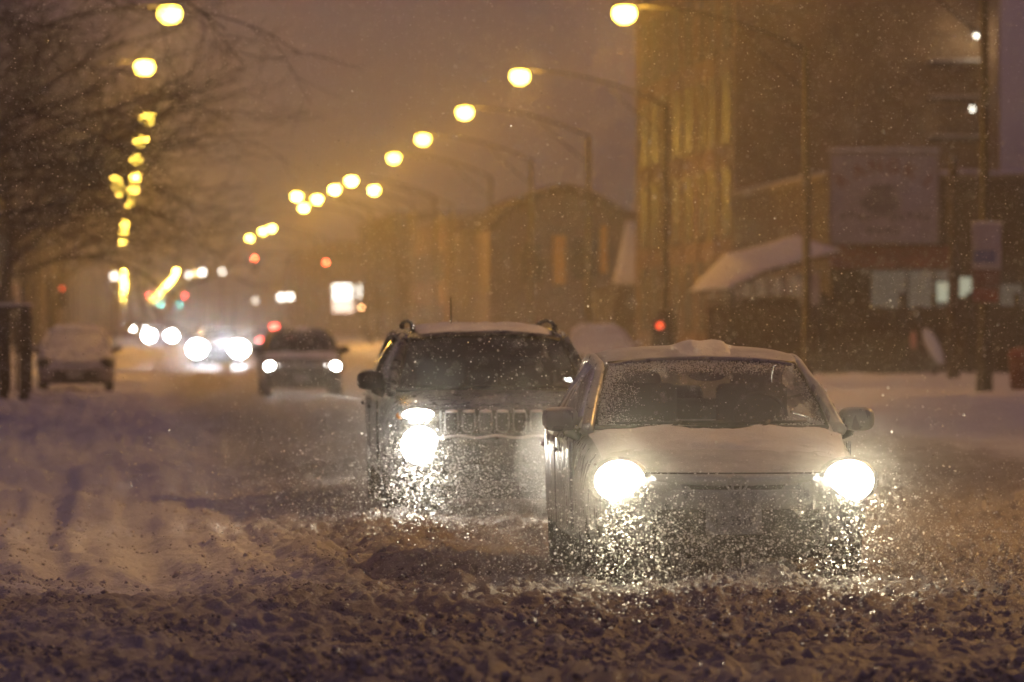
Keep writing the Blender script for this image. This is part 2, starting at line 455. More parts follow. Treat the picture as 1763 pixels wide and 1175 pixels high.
def poly_cloud(name, pos, rad, m, verts, faces, jitter=0.0, attr=None):
    """many small flakes or lumps as one mesh"""
    n = len(pos); nv = len(verts)
    a = rng.random((n, 3)) * 6.283
    ca, sa = np.cos(a), np.sin(a)
    V = np.asarray(verts)[None].repeat(n, 0)
    x, y, z = V[..., 0], V[..., 1], V[..., 2]
    x, y = x*ca[:, :1]-y*sa[:, :1], x*sa[:, :1]+y*ca[:, :1]
    y, z = y*ca[:, 1:2]-z*sa[:, 1:2], y*sa[:, 1:2]+z*ca[:, 1:2]
    V = np.stack([x, y, z], -1)
    if jitter: V = V * (1 + (rng.random((n, nv, 1)) - .5) * jitter)
    V = V * rad[:, None, None] + pos[:, None, :]
    F = (np.asarray(faces)[None] + (np.arange(n) * nv)[:, None, None]).reshape(-1, 3)
    me = bpy.data.meshes.new(name); me.vertices.add(n * nv); me.vertices.foreach_set('co', V.astype(np.float32).ravel())
    me.loops.add(F.size); me.loops.foreach_set('vertex_index', F.ravel().astype(np.int32))
    me.polygons.add(len(F)); me.polygons.foreach_set('loop_start', (np.arange(len(F)) * 3).astype(np.int32))
    me.update(calc_edges=True)
    if attr is not None:
        t = me.attributes.new('dirt', 'FLOAT', 'POINT'); t.data.foreach_set('value', np.repeat(attr, nv).astype(np.float32))
    me.materials.append(m)
    o = bpy.data.objects.new(name, me); C.objects.link(o)
    return tag(o, kind='stuff')
TV = [(1, 1, 1), (1, -1, -1), (-1, 1, -1), (-1, -1, 1)]; TF = [(0, 1, 2), (0, 3, 1), (0, 2, 3), (1, 3, 2)]
TV = [tuple(c * .7 for c in v) for v in TV]
bmi = bmesh.new(); bmesh.ops.create_icosphere(bmi, subdivisions=2, radius=1); bmi.verts.ensure_lookup_table()
IV = [tuple(v.co) for v in bmi.verts]; IF = [tuple(v.index for v in f.verts) for f in bmi.faces]; bmi.free()

HV = [(math.cos(k * math.pi / 3), math.sin(k * math.pi / 3), .12 * (k % 2)) for k in range(6)]; HF = [(0, 1, 2), (0, 2, 3), (0, 3, 4), (0, 4, 5)]
# clods of slush thrown up by tyres
def clods(name, n, ymax, r0, r1, pw, VV, FF, sink):
    cy_ = 24 + (rng.random(n) ** 1.5) * (ymax - 24); cx_ = -1.6 + rng.random(n) * 10.5
    keep = (fbm(cx_*1.2, cy_*.8, 2, 77) + rng.random(n) * .16 > .54) & ((cx_ > .9 + rng.random(n) * 1.5) | (cy_ < 36) | (rng.random(n) < .15)); cx_, cy_ = cx_[keep], cy_[keep]
    hz, dz = ground_height(cx_, cy_); rr = r0 + rng.random(len(cx_)) ** pw * r1
    poly_cloud(name, np.stack([cx_, cy_, hz + rr*sink], -1), rr, M['slush'], VV, FF, .6, np.clip(dz + rng.random(len(dz))*.4 - .5, 0, 1))
OV = [(1, 0, 0), (-1, 0, 0), (0, 1, 0), (0, -1, 0), (0, 0, 1), (0, 0, -1)]; OF = [(0, 2, 4), (2, 1, 4), (1, 3, 4), (3, 0, 4), (2, 0, 5), (1, 2, 5), (3, 1, 5), (0, 3, 5)]
clods('slush_clods', 9000, 56, .008, .026, 3.0, IV, IF, .0)
clods('slush_grit', 75000, 58, .006, .016, 2.5, OV, OF, .2)

# ------------------------------------------------------------------ street lamps
ORD = 'first second third fourth fifth sixth seventh eighth ninth tenth eleventh twelfth thirteenth fourteenth fifteenth sixteenth seventeenth eighteenth nineteenth twentieth'.split()
def street_lamp(head, side, label, group, lit=True, power=None, far=False):
    """side +1: post stands to the right of the road and the arm reaches left"""
    hx, hy, hzz = head
    px_ = hx + side * 4.3
    t = thing('street_lamp', (px_, hy, 0.1), label, 'street lamp', group)
    zt = hzz - .1
    b = MB(); b.tube([(0, 0, -.1), (0, 0, .5), (0, 0, .52), (0, 0, zt - .9)], [.17, .16, .11, .075], 10)
    b.build('pole', M['pole'], t, True)
    a = MB(); pts = []
    for k in range(9):
        u = k / 8; pts.append((-side * 4.05 * u, 0, zt - .95 + 1.0 * math.sin(u * math.pi / 2) ** .9))
    a.tube(pts, [.04 - .012 * k / 8 for k in range(9)], 8)
    a.tube([(0, 0, zt - 1.9), (-side * .9, 0, zt - 1.15), (-side * 1.7, 0, zt - .42)], .025, 6)
    a.build('arm', M['pole'], t, True)
    h = MB(); hc = Vector((-side * 4.3, 0, zt + .04))
    h.ellip(hc, (.30, .16, .11), 14, 8, lambda p: Vector((p.x, p.y, max(p.z, -.01))))
    ho = h.build('lamp_head', M['pole'], t, True)
    l = MB(); r = .25 if not far else .26
    l.ellip(hc + Vector((0, 0, -.16)), (r * 1.08, r * .95, r * .92), 16, 10)
    l.build('lens', emit('lamp_lens_far', (1.0, .60, .08), min(9000, 520 * math.exp(.0016 * (hy - 800)))) if far else M['e_lamp' if hy < 260 else 'e_lampmid'], ho, True)
    if power:
        L = bpy.data.lights.new('lamp_light', 'SPOT'); L.energy = power; L.color = AMBER if hy > 90 else SODIUM_PALE; L.shadow_soft_size = .12; L.spot_size = R(176); L.spot_blend = .25
        lo = bpy.data.objects.new('lamp_light', L); C.objects.link(lo); lo.parent = t
        lo.location = (hc.x, hc.y, hc.z - .46)
        if 95 < hy < 420:      # light that the clear bowl lets out sideways and upward
            L2 = bpy.data.lights.new('bowl_light', 'POINT'); L2.energy = power * .85; L2.color = BOWL; L2.shadow_soft_size = .1
            lo2 = bpy.data.objects.new('bowl_light', L2); C.objects.link(lo2); lo2.parent = t; lo2.location = (hc.x, hc.y - .30, hc.z - .2)
    return t

HZ = 8.9
right = [(1075, 15), (895, 125), (800, 188), (728, 235), (678, 268), (605, 308), (576, 323), (546, 340), (523, 355), (468, 391), (453, 396), (430, 408)]
rightfar = [(303, 466), (298, 478), (292, 486), (284, 494), (277, 502), (270, 509), (263, 516)]
left = [(292, 15), (249, 109), (254, 199), (242, 237), (233, 269), (232, 300), (230, 324), (223, 345), (215, 383), (214, 396), (211, 415)]
leftfar = [(213, 468), (213, 480), (214, 492), (213, 502), (211, 512)]
def head_of(px, py):
    Y = FPX * (HZ - CAMZ) / (HOR - py)
    p = P(px, py, Y); return (p.x, Y, p.z)
for k, (px, py) in enumerate(right):
    street_lamp(head_of(px, py), 1, f'glowing amber street lamp, {ORD[k]} of the right-hand row counting away from the camera', 'street lamps along the right kerb', power=LAMP_W)
for k, (px, py) in enumerate(left):
    street_lamp(head_of(px, py), -1, f'glowing amber street lamp, {ORD[k]} from the top in the vertical column of lamps at left', 'street lamps along the left kerb', power=LAMP_W * (.3 if k == 0 else 1))
street_lamp((*head_of(511, 335),), 1, 'small amber street lamp sitting just above the slanting right-hand row', 'street lamps on the side streets', power=LAMP_W)
street_lamp((*head_of(644, 324),), 1, 'lone small amber street lamp hanging below the slanting right-hand row', 'street lamps on the side streets', power=LAMP_W)
street_lamp((*head_of(199, 307),), -1, 'upper of two small amber lamps left of the left-hand lamp column', 'street lamps on the side streets', power=LAMP_W)
street_lamp((*head_of(205, 325),), -1, 'lower of two small amber lamps left of the left-hand lamp column', 'street lamps on the side streets', power=LAMP_W)
for px, py in rightfar:
    street_lamp(head_of(px, py), 1, f'tiny far street lamp, {ORD[rightfar.index((px, py))]} from the top of the slanting amber streak', 'far street lamps merging into the slanting amber streak', far=True)
for px, py in leftfar:
    street_lamp(head_of(px, py), -1, f'tiny far street lamp, {ORD[leftfar.index((px, py))]} from the top of the upright amber streak', 'far street lamps merging into the upright amber streak', far=True)
# lamps beside and behind the camera position whose posts or light the street shows
street_lamp((12.22, 108.2, HZ), 1, 'dark steel street lamp post carrying the square bus stop sign', 'street lamps along the right kerb', power=LAMP_W * .5)
street_lamp((12.1, 72, HZ), 1, 'nearest but one street lamp of the right-hand row, above the top edge', 'street lamps along the right kerb', power=LAMP_W * .5)
street_lamp((12.1, 42, HZ), 1, 'nearest street lamp of the right-hand row, above and right of the silver car', 'street lamps along the right kerb', power=LAMP_W * 3.2)
for yy_, lb_ in ((38, 'nearest street lamp of the left-hand row, above the picture'), (68, 'second nearest street lamp of the left-hand row, above the picture')):
    street_lamp((.9, yy_, HZ), -1, lb_, 'street lamps along the left kerb', power=LAMP_W * .25)

# ------------------------------------------------------------------ buildings
def facade_windows(b, x, y0, y1, z0, floors, fh, wpitch, ww, wh, facing='x', m='darkglasswin', cap=90):
    c = 0
    for fl in range(floors):
        y = y0 + wpitch * .5
        while y < y1 - wpitch * .3 and c < cap:
            z = z0 + fl * fh
            f = MB()
            if facing == 'x':
                f.box((x - .05, y, z - wh/2 - .06), (.22, ww + .24, .1)); f.box((x - .03, y, z + wh/2 + .06), (.16, ww + .2, .12))
                f.box((x - .02, y - ww/2 - .05, z), (.1, .1, wh)); f.box((x - .02, y + ww/2 + .05, z), (.1, .1, wh)); f.box((x - .02, y, z), (.07, .05, wh))
            else:
                f.box((y, x - .05, z - wh/2 - .06), (ww + .24, .22, .1)); f.box((y, x - .03, z + wh/2 + .06), (ww + .2, .16, .12))
                f.box((y - ww/2 - .05, x - .02, z), (.1, .1, wh)); f.box((y + ww/2 + .05, x - .02, z), (.1, .1, wh)); f.box((y, x - .02, z), (.05, .07, wh))
            fo = f.build('window', M['trim'], b)
            p = MB()
            if facing == 'x': p.box((x + .0, y, z), (.06, ww, wh))
            else: p.box((y, x + .0, z), (ww, .06, wh))
            p.build('pane', M[m], fo)
            y += wpitch; c += 1

# tall apartment block on the right (its lit street side and its dark end wall)
tb = thing('apartment_building', (0, 0, 0), 'tall brown brick building with lit street side, rising past the top edge', 'building')
MB().bx(20, 28.6, 184, 220, -.5, 17.5).build('wall', M['brick'], tb)
pl = MB()
for y in (184.35, 190.2, 196.2, 202.2, 208.2, 214.2, 219.6):
    pl.bx(19.93, 20.0, y - .35, y + .35, -.3, 17.2)
for x in (20.4, 24.2, 28.2): pl.bx(x - .3, x + .3, 183.8, 184.0, -.3, 17.2)
pl.build('pilaster', M['brick'], tb)
cn = MB(); cn.bx(19.6, 28.9, 183.6, 220.3, 17.5, 17.9); cn.build('cornice', M['stucco'], tb)
facade_windows(tb, 20.0, 185, 219.4, 2.4, 5, 3.1, 4.2, 2.0, 2.1)
for k, (px0, px1, py) in enumerate(((1604, 1692, 106), (1604, 1692, 168), (1604, 1692, 236))):
    a = P(px0, py, 183); c = P(px1, py, 183)
    e = MB(); e.bx(a.x, c.x, 182.9, 183.98, a.z - .12, a.z); e.tube([(a.x, 182.95, a.z + .9), (c.x, 182.95, a.z + .9)], .025, 6)
    for q_ in range(7):
        xx = a.x + (c.x - a.x) * q_ / 6; e.tube([(xx, 182.95, a.z), (xx, 182.95, a.z + .9)], .012, 5)
    lo = e.build('fire_escape_landing', M['pole'], tb)
    MB().bx(a.x, c.x, 183.0, 183.9, a.z + .003, a.z + .08).build('snow_layer', M['capsnow'], lo)
for px, py, lab, pw in ((1681, 61, 'brighter upper white wall lamp beside the tall pole at top right', 60), (1674, 188, 'fainter lower wall lamp beside the tall pole at right', 20)):
    p = P(px, py, 183.0)
    t = thing('wall_lamp', (p.x, 183.0, p.z), lab, 'wall lamp', 'wall lamps on the tall building')
    h = MB(); h.box((0, .35, .1), (.1, 1.0, .08)); h.box((0, -.02, .16), (.3, .3, .08)); ho = h.build('bracket', M['trim'], t)
    l = MB(); l.ellip((0, 0, 0), (.07, .06, .08)); l.build('bulb', M['e_small'], t, True)
    if pw > 30:
        L = bpy.data.lights.new('wall_light', 'POINT'); L.energy = pw; L.color = (1, .8, .5); L.shadow_soft_size = .1
        lo = bpy.data.objects.new('wall_light', L); C.objects.link(lo); lo.parent = t; lo.location = (0, -.2, -.15)

# corner shop with the painted sign
YS = 158.0
shop = thing('corner_shop', (0, 0, 0), 'low brown corner shop with snow on its parapet, behind the arched-letter sign', 'shop')
MB().bx(19.8, 31, YS, 183.5, -.5, 5.55).build('wall', M['brick2'], shop)
MB().bx(19.65, 31.2, YS - .12, 183.6, 5.55, 5.7).build('parapet', M['stucco'], shop)
sm = MB(); sm.grid(lambda u, v: (19.62 + u * 11.5, YS - .14 + v * 25.7, 5.72 + .10 * math.sin(math.pi * min(max(u * 14, 0), .5)) * min(1, v * 40, (1 - v) * 40) + .02 * math.sin(u * 40)), 60, 60)
sm.build('snow_layer', M['capsnow'], shop, True)
a = P(1424, 462, YS - .3); c = P(1640, 424, YS - .3)
aw = MB(); aw.grid(lambda u, v: (a.x + (c.x - a.x) * u, YS - .02 - .9 * (1 - v), a.z + (c.z - a.z) * v + .02 * math.sin(u * 60)), 40, 3)
aw.build('awning', M['redband'], shop, solid=.04)
for x0, x1, y0, y1, mm in ((1500, 1560, 466, 560, 'e_dim'), (1564, 1606, 466, 560, 'e_dim'), (1610, 1634, 466, 560, 'e_dim'), (1612, 1634, 486, 520, 'e_bright'), (1649, 1672, 478, 512, 'e_bright'), (1722, 1760, 490, 540, 'e_dim')):
    p0 = P(x0, y1, YS - .05); p1 = P(x1, y0, YS - .05)
    yy = YS - .05 if mm == 'e_dim' else YS - .09
    fr = MB(); t_ = .06
    fr.bx(p0.x - t_, p1.x + t_, yy - .02, yy + .03, p1.z, p1.z + t_); fr.bx(p0.x - t_, p1.x + t_, yy - .02, yy + .03, p0.z - t_, p0.z)
    fr.bx(p0.x - t_, p0.x, yy - .02, yy + .03, p0.z, p1.z); fr.bx(p1.x, p1.x + t_, yy - .02, yy + .03, p0.z, p1.z)
    fo = fr.build('window', M['trim'], shop)
    MB().bx(p0.x, p1.x, yy - .01, yy + .02, p0.z, p1.z).build('pane', M[mm], fo)
# street side bays of the shop
facade_windows(shop, 19.8, 160, 182, 2.0, 1, 3, 4.2, 2.2, 1.6)
# painted sign board
pa = P(1430, 420, YS - .45); pb = P(1615, 266, YS - .45)
sg = thing('shop_sign', (pa.x, YS - .45, pa.z), 'large pale square shop sign with an arch of red letters', 'shop sign')
W_, H_ = pb.x - pa.x, pb.z - pa.z
MB().bx(0, W_, 0, .22, 0, H_).build('board', M['white'], sg, bevel=.02)
fr = MB(); fr.bx(-.05, W_ + .05, -.02, .2, H_, H_ + .07); fr.bx(-.06, 0, -.02, .2, 0, H_); fr.bx(W_, W_ + .06, -.02, .2, 0, H_); fr.build('frame', M['stucco'], sg)
MB().bx(-.05, W_ + .05, -.06, .26, H_ + .07, H_ + .17).build('snow_layer', M['capsnow'], sg, bevel=.04)
def text(s, size, loc, m, parent, name='letter', rot=(R(90), 0, 0), ext=.01):
    cu = bpy.data.curves.new(name, 'FONT'); cu.body = s; cu.size = size; cu.extrude = ext; cu.align_x = 'CENTER'; cu.align_y = 'CENTER'
    tmp = bpy.data.objects.new('tmp', cu); me_ = bpy.data.meshes.new_from_object(tmp); bpy.data.objects.remove(tmp)
    me_.materials.clear(); me_.materials.append(m)
    o = bpy.data.objects.new(name, me_); C.objects.link(o); o.location = loc; o.rotation_euler = rot; o.parent = parent
    return o
for k, ch in enumerate('RANGKI'):
    u = (k - 2.5) / 2.5
    text(ch, .52, (W_ / 2 + u * 1.2, -.03, H_ - .34 - .42 * u * u), M['redtext'], sg, rot=(R(90), R(u * 32), 0), ext=.02)
mk = MB(); mk.ellip((W_/2 - .05, -.012, 1.55), (.4, .014, .13)); mk.ellip((W_/2 - .1, -.012, 1.15), (.55, .012, .3)); mk.build('emblem', M['darktext'], sg, True)
for row, z in (('MINI  MART', .72), ('LIQUOR', .34)):
    pass
mk = MB()
for k in range(11): mk.ellip((.35 + k * .235, -.012, .78 + .05 * math.sin(k * 1.7)), (.085, .012, .10))
for k in range(4): mk.ellip((W_/2 - .4 + k * .25, -.012, .38), (.1, .012, .09))
mk.build('faded_lettering', M['darktext'], sg, True)

# snow-roofed lean-to beside the shop
lt = thing('lean_to', (0, 0, 0), 'low dark lean-to with a curved snow-covered roof, left of the shop sign', 'shed')
prof = [P(x, y, 150) for x, y in ((1241, 502), (1262, 480), (1283, 459), (1304, 437), (1347, 426), (1390, 415), (1432, 404))]
rf = MB(); NP = len(prof) - 1
def rfun(u, v, off=0.0):
    q = u * NP; i = min(int(q), NP - 1); f = q - i; p = prof[i].lerp(prof[i+1], f)
    return (p.x, 148.2 + v * 9.6, p.z - .5 * (1 - v) * min(u * 2, 1) + off)
rf.grid(lambda u, v: rfun(u, v), 24, 8); rf.build('roof', M['roofdark'], lt, True, solid=.08)
sn = MB(); sn.grid(lambda u, v: rfun(u, v, .06 + .02 * math.sin(u * 9 + v * 5)), 30, 12); sn.build('snow_layer', M['capsnow'], lt, True, solid=.07)
x0, x1 = prof[1].x, 19.75
MB().bx(x0 + .1, x1, 149.2, 157.8, -.4, 2.2).build('wall', M['brick2'], lt)
p0 = P(1376, 525, 149); p1 = P(1411, 470, 149)
MB().bx(p0.x, p1.x, 149.0, 149.18, p0.z, p1.z).build('panel', M['white'], lt)

# iron picket fence in front
fe = thing('picket_fence', (0, 0, 0), 'dark iron picket fence behind the snowbank at right', 'fence')
f = MB(); rl = MB(); x = 15.4
while x < 25:
    f.tube([(x, 142, 0), (x, 142, 1.95 + .05 * random.random())], .014, 5); x += .13
f.build('pickets', M['trim'], fe)
rl.bx(15.3, 25, 141.98, 142.02, 1.6, 1.65); rl.bx(15.3, 25, 141.98, 142.02, .35, .4); rl.build('rail', M['trim'], fe)
for x in (15.3, 17.6, 19.6, 20.4, 21.3, 22.5, 24.6):
    po = MB(); po.bx(x - .06, x + .06, 141.9, 142.1, 0, 2.2); po.ellip((x, 142, 2.24), (.09, .09, .07)); po.build('post', M['trim'], fe)
hw = thing('board_wall', (0, 0, 0), 'dark brown timber wall standing behind the iron fence', 'wall')
b = MB(); x = 15.0
while x < 25.5:
    b.bx(x, x + .17, 145.0 + .02 * random.random(), 145.1, -.2, 1.9 + .08 * random.random()); x += .18
b.build('boards', M['wood'], hw)
b = MB(); b.bx(15, 25.6, 145.11, 145.18, .3, .4); b.bx(15, 25.6, 145.11, 145.18, 1.5, 1.6); b.build('batten', M['wood'], hw)

# pennants hung askew on the fence
for (pts, mm, nm, lab) in ((((1583, 562), (1603, 562), (1628, 612), (1626, 634), (1612, 628), (1590, 596)), 'blueflag', 'banner', 'pale blue-white banner hanging askew on the fence'),
                       (((1567, 568), (1577, 566), (1580, 596), (1574, 606), (1567, 600)), 'pinkflag', 'banner', 'small reddish banner beside the pale blue one')):
    q = [P(x, y, 141.8) for x, y in pts]; cc = sum(q, Vector()) / len(q)
    me = MB(); me.v = [tuple(cc + Vector((0, -.12, 0)))] + [tuple(v) for v in q]; nq = len(q)
    me.f = [(0, i + 1, (i + 1) % nq + 1) for i in range(nq)]
    o = me.build(nm, M[mm], None, True, solid=.02); tag(o, lab, 'banner')
    s2 = o.modifiers.new('s', 'SUBSURF'); s2.levels = 1; s2.render_levels = 1

# arched-roof hall
hall = thing('arched_hall', (0, 0, 0), 'brown hall with a low arched roof and yellow panels, left of the tall building', 'hall')
YH = 250.0
arc = [P(x, y, YH) for x, y in ((842, 396), (870, 370), (905, 348), (940, 334), (968, 328), (1000, 334), (1035, 350), (1075, 372), (1112, 382))]
w_ = MB(); zb = -.4
w_.v = [(p.x, YH, p.z) for p in arc] + [(p.x, YH, zb) for p in arc] + [(p.x, YH + 22, p.z) for p in arc] + [(p.x, YH + 22, zb) for p in arc]
na = len(arc)
for i in range(na - 1):
    w_.f += [(i, i + na, i + 1 + na, i + 1), (i + 2*na, i + 1 + 2*na, i + 1 + 3*na, i + 3*na)]
w_.f += [(0, 2*na, 3*na, na), (na - 1, 2*na - 1, 4*na - 1, 3*na - 1)]
w_.build('wall', M['stucco'], hall)
rf = MB(); rf.grid(lambda u, v: (lambda p: (p.x, YH - .5 + v * 23, p.z + .12))(arc[min(int(u * 8), 7)].lerp(arc[min(int(u * 8), 7) + 1], u * 8 - min(int(u * 8), 7))), 24, 2)
rf.build('roof', M['roofdark'], hall, True, solid=.34)
for x0, x1, y0, y1, mm, nm in ((952, 974, 405, 490, 'yellowp', 'panel'), (1033, 1046, 388, 470, 'yellowp', 'panel'), (985, 1030, 410, 480, 'darkglasswin', 'window'), (900, 935, 420, 485, 'darkglasswin', 'window')):
    p0 = P(x0, y1, YH - .1); p1 = P(x1, y0, YH - .1)
    MB().bx(p0.x, p1.x, YH - .12, YH - .02, p0.z, p1.z).build(nm, M[mm], hall, bevel=.02)
# snow-covered sloping side roof right of the hall
sr = thing('snowy_side_roof', (0, 0, 0), 'steep snow-covered side roof between the arched hall and the tall building', 'roof')
q = [P(1056, 488, 228), P(1120, 488, 228), P(1108, 384, 232), P(1078, 384, 232)]
m_ = MB(); m_.grid(lambda u, v: tuple((q[0].lerp(q[1], u)).lerp(q[3].lerp(q[2], u), v) + Vector((0, 0, .03 * math.sin(u * 7)))), 8, 6)
m_.build('snow_layer', M['capsnow'], sr, True, solid=.12)
MB().bx(q[0].x + .15, q[1].x + 1, 229, 240, -.3, q[0].z - .1).build('wall', M['brick2'], sr)

# low block with lamp-lit cornice farther down on the right
def block(label, x0, x1, y0, y1, h, m='brick2', wins=True, side=-1, cap=40):
    b = thing('row_building', (0, 0, 0), label, 'building', 'low buildings lining the street')
    MB().bx(x0, x1, y0, y1, -.5, h).build('wall', M[m], b)
    MB().bx(x0 - .15, x1 + .15, y0 - .15, y1 - .1, h, h + .25).build('parapet', M['stucco'], b)
    MB().bx(x0 - .12, x1 + .12, y0 - .12, y1 - .12, h + .253, h + .38).build('snow_layer', M['capsnow'], b, bevel=.05)
    fx = x0 if side < 0 else x1
    if wins:
        # windows on the street side
        yy = y0 + 2; c = 0
        while yy < y1 - 1.5 and c < cap:
            for z in ([1.6] if h < 7 else [1.6, 4.8] if h < 9 else [1.6, 4.8, 7.8]):
                d_ = -.04 if side < 0 else .04
                wn = MB(); wn.box((fx + d_, yy, z), (.1, 1.7, 1.8)); wo = wn.build('window', M['trim'], b)
                MB().box((fx + d_ * 2.4, yy, z), (.05, 1.45, 1.55)).build('pane', M['darkglasswin'], wo); c += 1
            yy += 3.6
        for xx in np.arange(x0 + 1.6, x1 - 1, 3.2):
            wn = MB(); wn.box((xx, y0 - .04, min(h - 1.6, 4.6)), (1.5, .1, 1.6)); wo = wn.build('window', M['trim'], b)
            MB().box((xx, y0 - .10, min(h - 1.6, 4.6)), (1.25, .04, 1.35)).build('pane', M['darkglasswin'], wo)
    return b
block('low brown block whose cornice catches the lamp light, left of the arched hall', 19.2, 34, 292, 330, 6.0)
block('low block down the right side, behind the lamp-lit cornice block', 19.0, 33, 334, 372, 7.4, 'brick')
block('hazy two-storey block down the right side near the red signals', 18.5, 33, 380, 440, 8.6)
block('faint far block on the right beyond the lit storefront', 18.0, 34, 480, 620, 8.0, 'brick')
block('dark house at the left edge behind the bare trees', -16, -6.6, 262, 318, 10.0, side=1)
block('second dark house behind the left tree row', -16, -6.4, 322, 380, 8.4, 'brick', side=1)
block('third dark house behind the left tree row, lower than its neighbours', -16, -6.6, 386, 460, 7.2, side=1)
block('far hazy house at the end of the left row', -16, -6.2, 470, 640, 9.5, 'brick', side=1)
# church-like spire on the horizon
p = P(300, 437, 2400); t = thing('distant_tower', (p.x, 2400, 0), 'tiny dark tower on the horizon above the slanting amber streak', 'tower')
MB().bx(-1.8, 1.8, -1.8, 1.8, 0, p.z - 3).build('wall', M['brick2'], t)
m_ = MB(); zt = p.z - 3; m_.v = [(-1.7, -1.7, zt), (1.7, -1.7, zt), (1.7, 1.7, zt), (-1.7, 1.7, zt), (0, 0, zt + 5)]; m_.f = [(0, 1, 4), (1, 2, 4), (2, 3, 4), (3, 0, 4), (3, 2, 1, 0)]; m_.build('spire', M['roofdark'], t)

# lit storefront far down the right side
sf = thing('lit_storefront', (0, 0, 0), 'brightly lit white storefront far down the street, above the dark SUV', 'storefront')
YF = 466.0
p0 = P(560, 552, YF); p1 = P(705, 484, YF)
MB().bx(p0.x, p1.x, YF, YF + 10, -.4, p1.z + .4).build('wall', M['stucco'], sf)
for x0, x1, y0, y1, mm in ((573, 606, 490, 516, 'e_shop'), (617, 640, 490, 512, 'e_shop'), (573, 608, 518, 538, 'e_shop2'), (617, 639, 514, 534, 'e_shop2'), (643, 664, 494, 512, 'e_dim'), (672, 694, 494, 518, 'e_shop2')):
    a_ = P(x0, y1, YF - .1); c_ = P(x1, y0, YF - .1)
    wo = MB().bx(a_.x - .06, c_.x + .06, YF - .08, YF - .02, a_.z - .06, c_.z + .06).build('window', M['trim'], sf)
    MB().bx(a_.x, c_.x, YF - .12, YF - .085, a_.z, c_.z).build('pane', M[mm], wo)

# ------------------------------------------------------------------ signals and small far lights
def signal(px, py, Y, which, label, armside=1, armlen=5.0, r=.11):
    p = P(px, py, Y)
    t = thing('traffic_light', (p.x + armside * armlen, Y, 0), label, 'traffic light', 'traffic lights over the crossings')
    dx = -armside * armlen
    dz = {'red': .36, 'amber': 0, 'green': -.36}[which]
    hc = Vector((dx, 0, p.z - dz))
    a = MB(); a.tube([(0, 0, 0), (0, 0, hc.z + .75)], [.12, .09], 8); a.build('pole', M['pole'], t, True)
    a = MB(); a.tube([(0, 0, hc.z + .55), (dx, 0, hc.z + .7)], [.07, .05], 8); a.build('arm', M['pole'], t, True)
    h = MB(); h.box(hc, (.34, .22, 1.05)); h.box(hc + Vector((0, 0, .58)), (.06, .06, .14))
    for q_ in (.36, 0, -.36):
        for s in range(7):
            an = math.pi * s / 6; h.box(hc + Vector((math.cos(an) * .14, -.2, q_ + math.sin(an) * .14)), (.05, .2, .03))
    ho = h.build('housing', M['trim'], t, bevel=.01)
    for nm, q_ in (('red', .36), ('amber', 0), ('green', -.36)):
        on = nm == which
        l = MB(); l.ellip(hc + Vector((0, -.125, q_)), (r, .04, r), 14, 8)
        l.build('lens', M[{'red': 'e_redsoft' if Y < 300 else 'e_red' if Y < 500 else 'e_redfar', 'green': 'e_green', 'amber': 'e_turn'}[nm]] if on else M['darkglasswin'], ho, True)
signal(561, 452, 392, 'red', 'bright red traffic light right of the lamp cluster, above the lit storefront')
signal(438, 445, 360, 'red', 'bright red traffic light directly below the lowest lamps of the right-hand row', armlen=8)
signal(318, 510, 700, 'red', 'soft red traffic light far away, right of the slanting amber streak', armlen=6)
signal(257, 508, 700, 'red', 'dim red traffic light half hidden behind the slanting amber streak', armside=-1, armlen=5)
signal(310, 525, 960, 'green', 'teal green traffic light far away under the soft red one', armlen=6)
signal(276, 525, 960, 'green', 'pale teal traffic light below the slanting amber streak', armside=-1, armlen=5)
signal(622, 530, 380, 'amber', 'orange light glowing in front of the lit white storefront', armlen=.4, r=.09)
signal(107, 497, 262, 'red', 'small dark red signal over the left parked car', armside=-1, armlen=.5, r=.1)
signal(1135, 561, 133.6, 'red', 'red lamp on a short post right of the snow-covered parked car', armlen=.3, r=.09)
bulbs = [(325, 474, 620, 'left'), (338, 470, 600, 'second'), (348, 469, 560, 'third'), (383, 468, 560, 'right'), (484, 512, 420, ''), (499, 511, 420, ''), (440, 518, 520, ''), (197, 476, 420, '')]
blab = ['faint white globe lamp, leftmost of the pale dots beyond the slanting streak', 'small amber-white globe lamp, second of the pale dots beyond the slanting streak',
        'brightest white globe lamp of the pale dots beyond the slanting streak', 'lone faint white globe lamp right of the pale dot cluster',
        'left of two white globe lamps below the red traffic light', 'right of two white globe lamps below the red traffic light',
        'very faint globe lamp left of the two white ones', 'pale globe lamp left of the upright amber streak']
bs = [14, 20, 30, 10, 12, 12, 4, 9]
for (px, py, Y, _), lab, s in zip(bulbs, blab, bs):
    p = P(px, py, Y); t = thing('globe_lamp', (p.x, Y, 0), lab, 'globe lamp', 'small far globe lamps')
    a = MB(); a.tube([(0, 0, 0), (0, 0, p.z - .25)], [.07, .05], 8); a.build('pole', M['pole'], t, True)
    l = MB(); l.ellip((0, 0, p.z), (.25, .25, .25)); l.build('globe', emit('globe_glow', (1, .9, .75) if s != 20 else (1, .6, .2), float(s)), t, True)

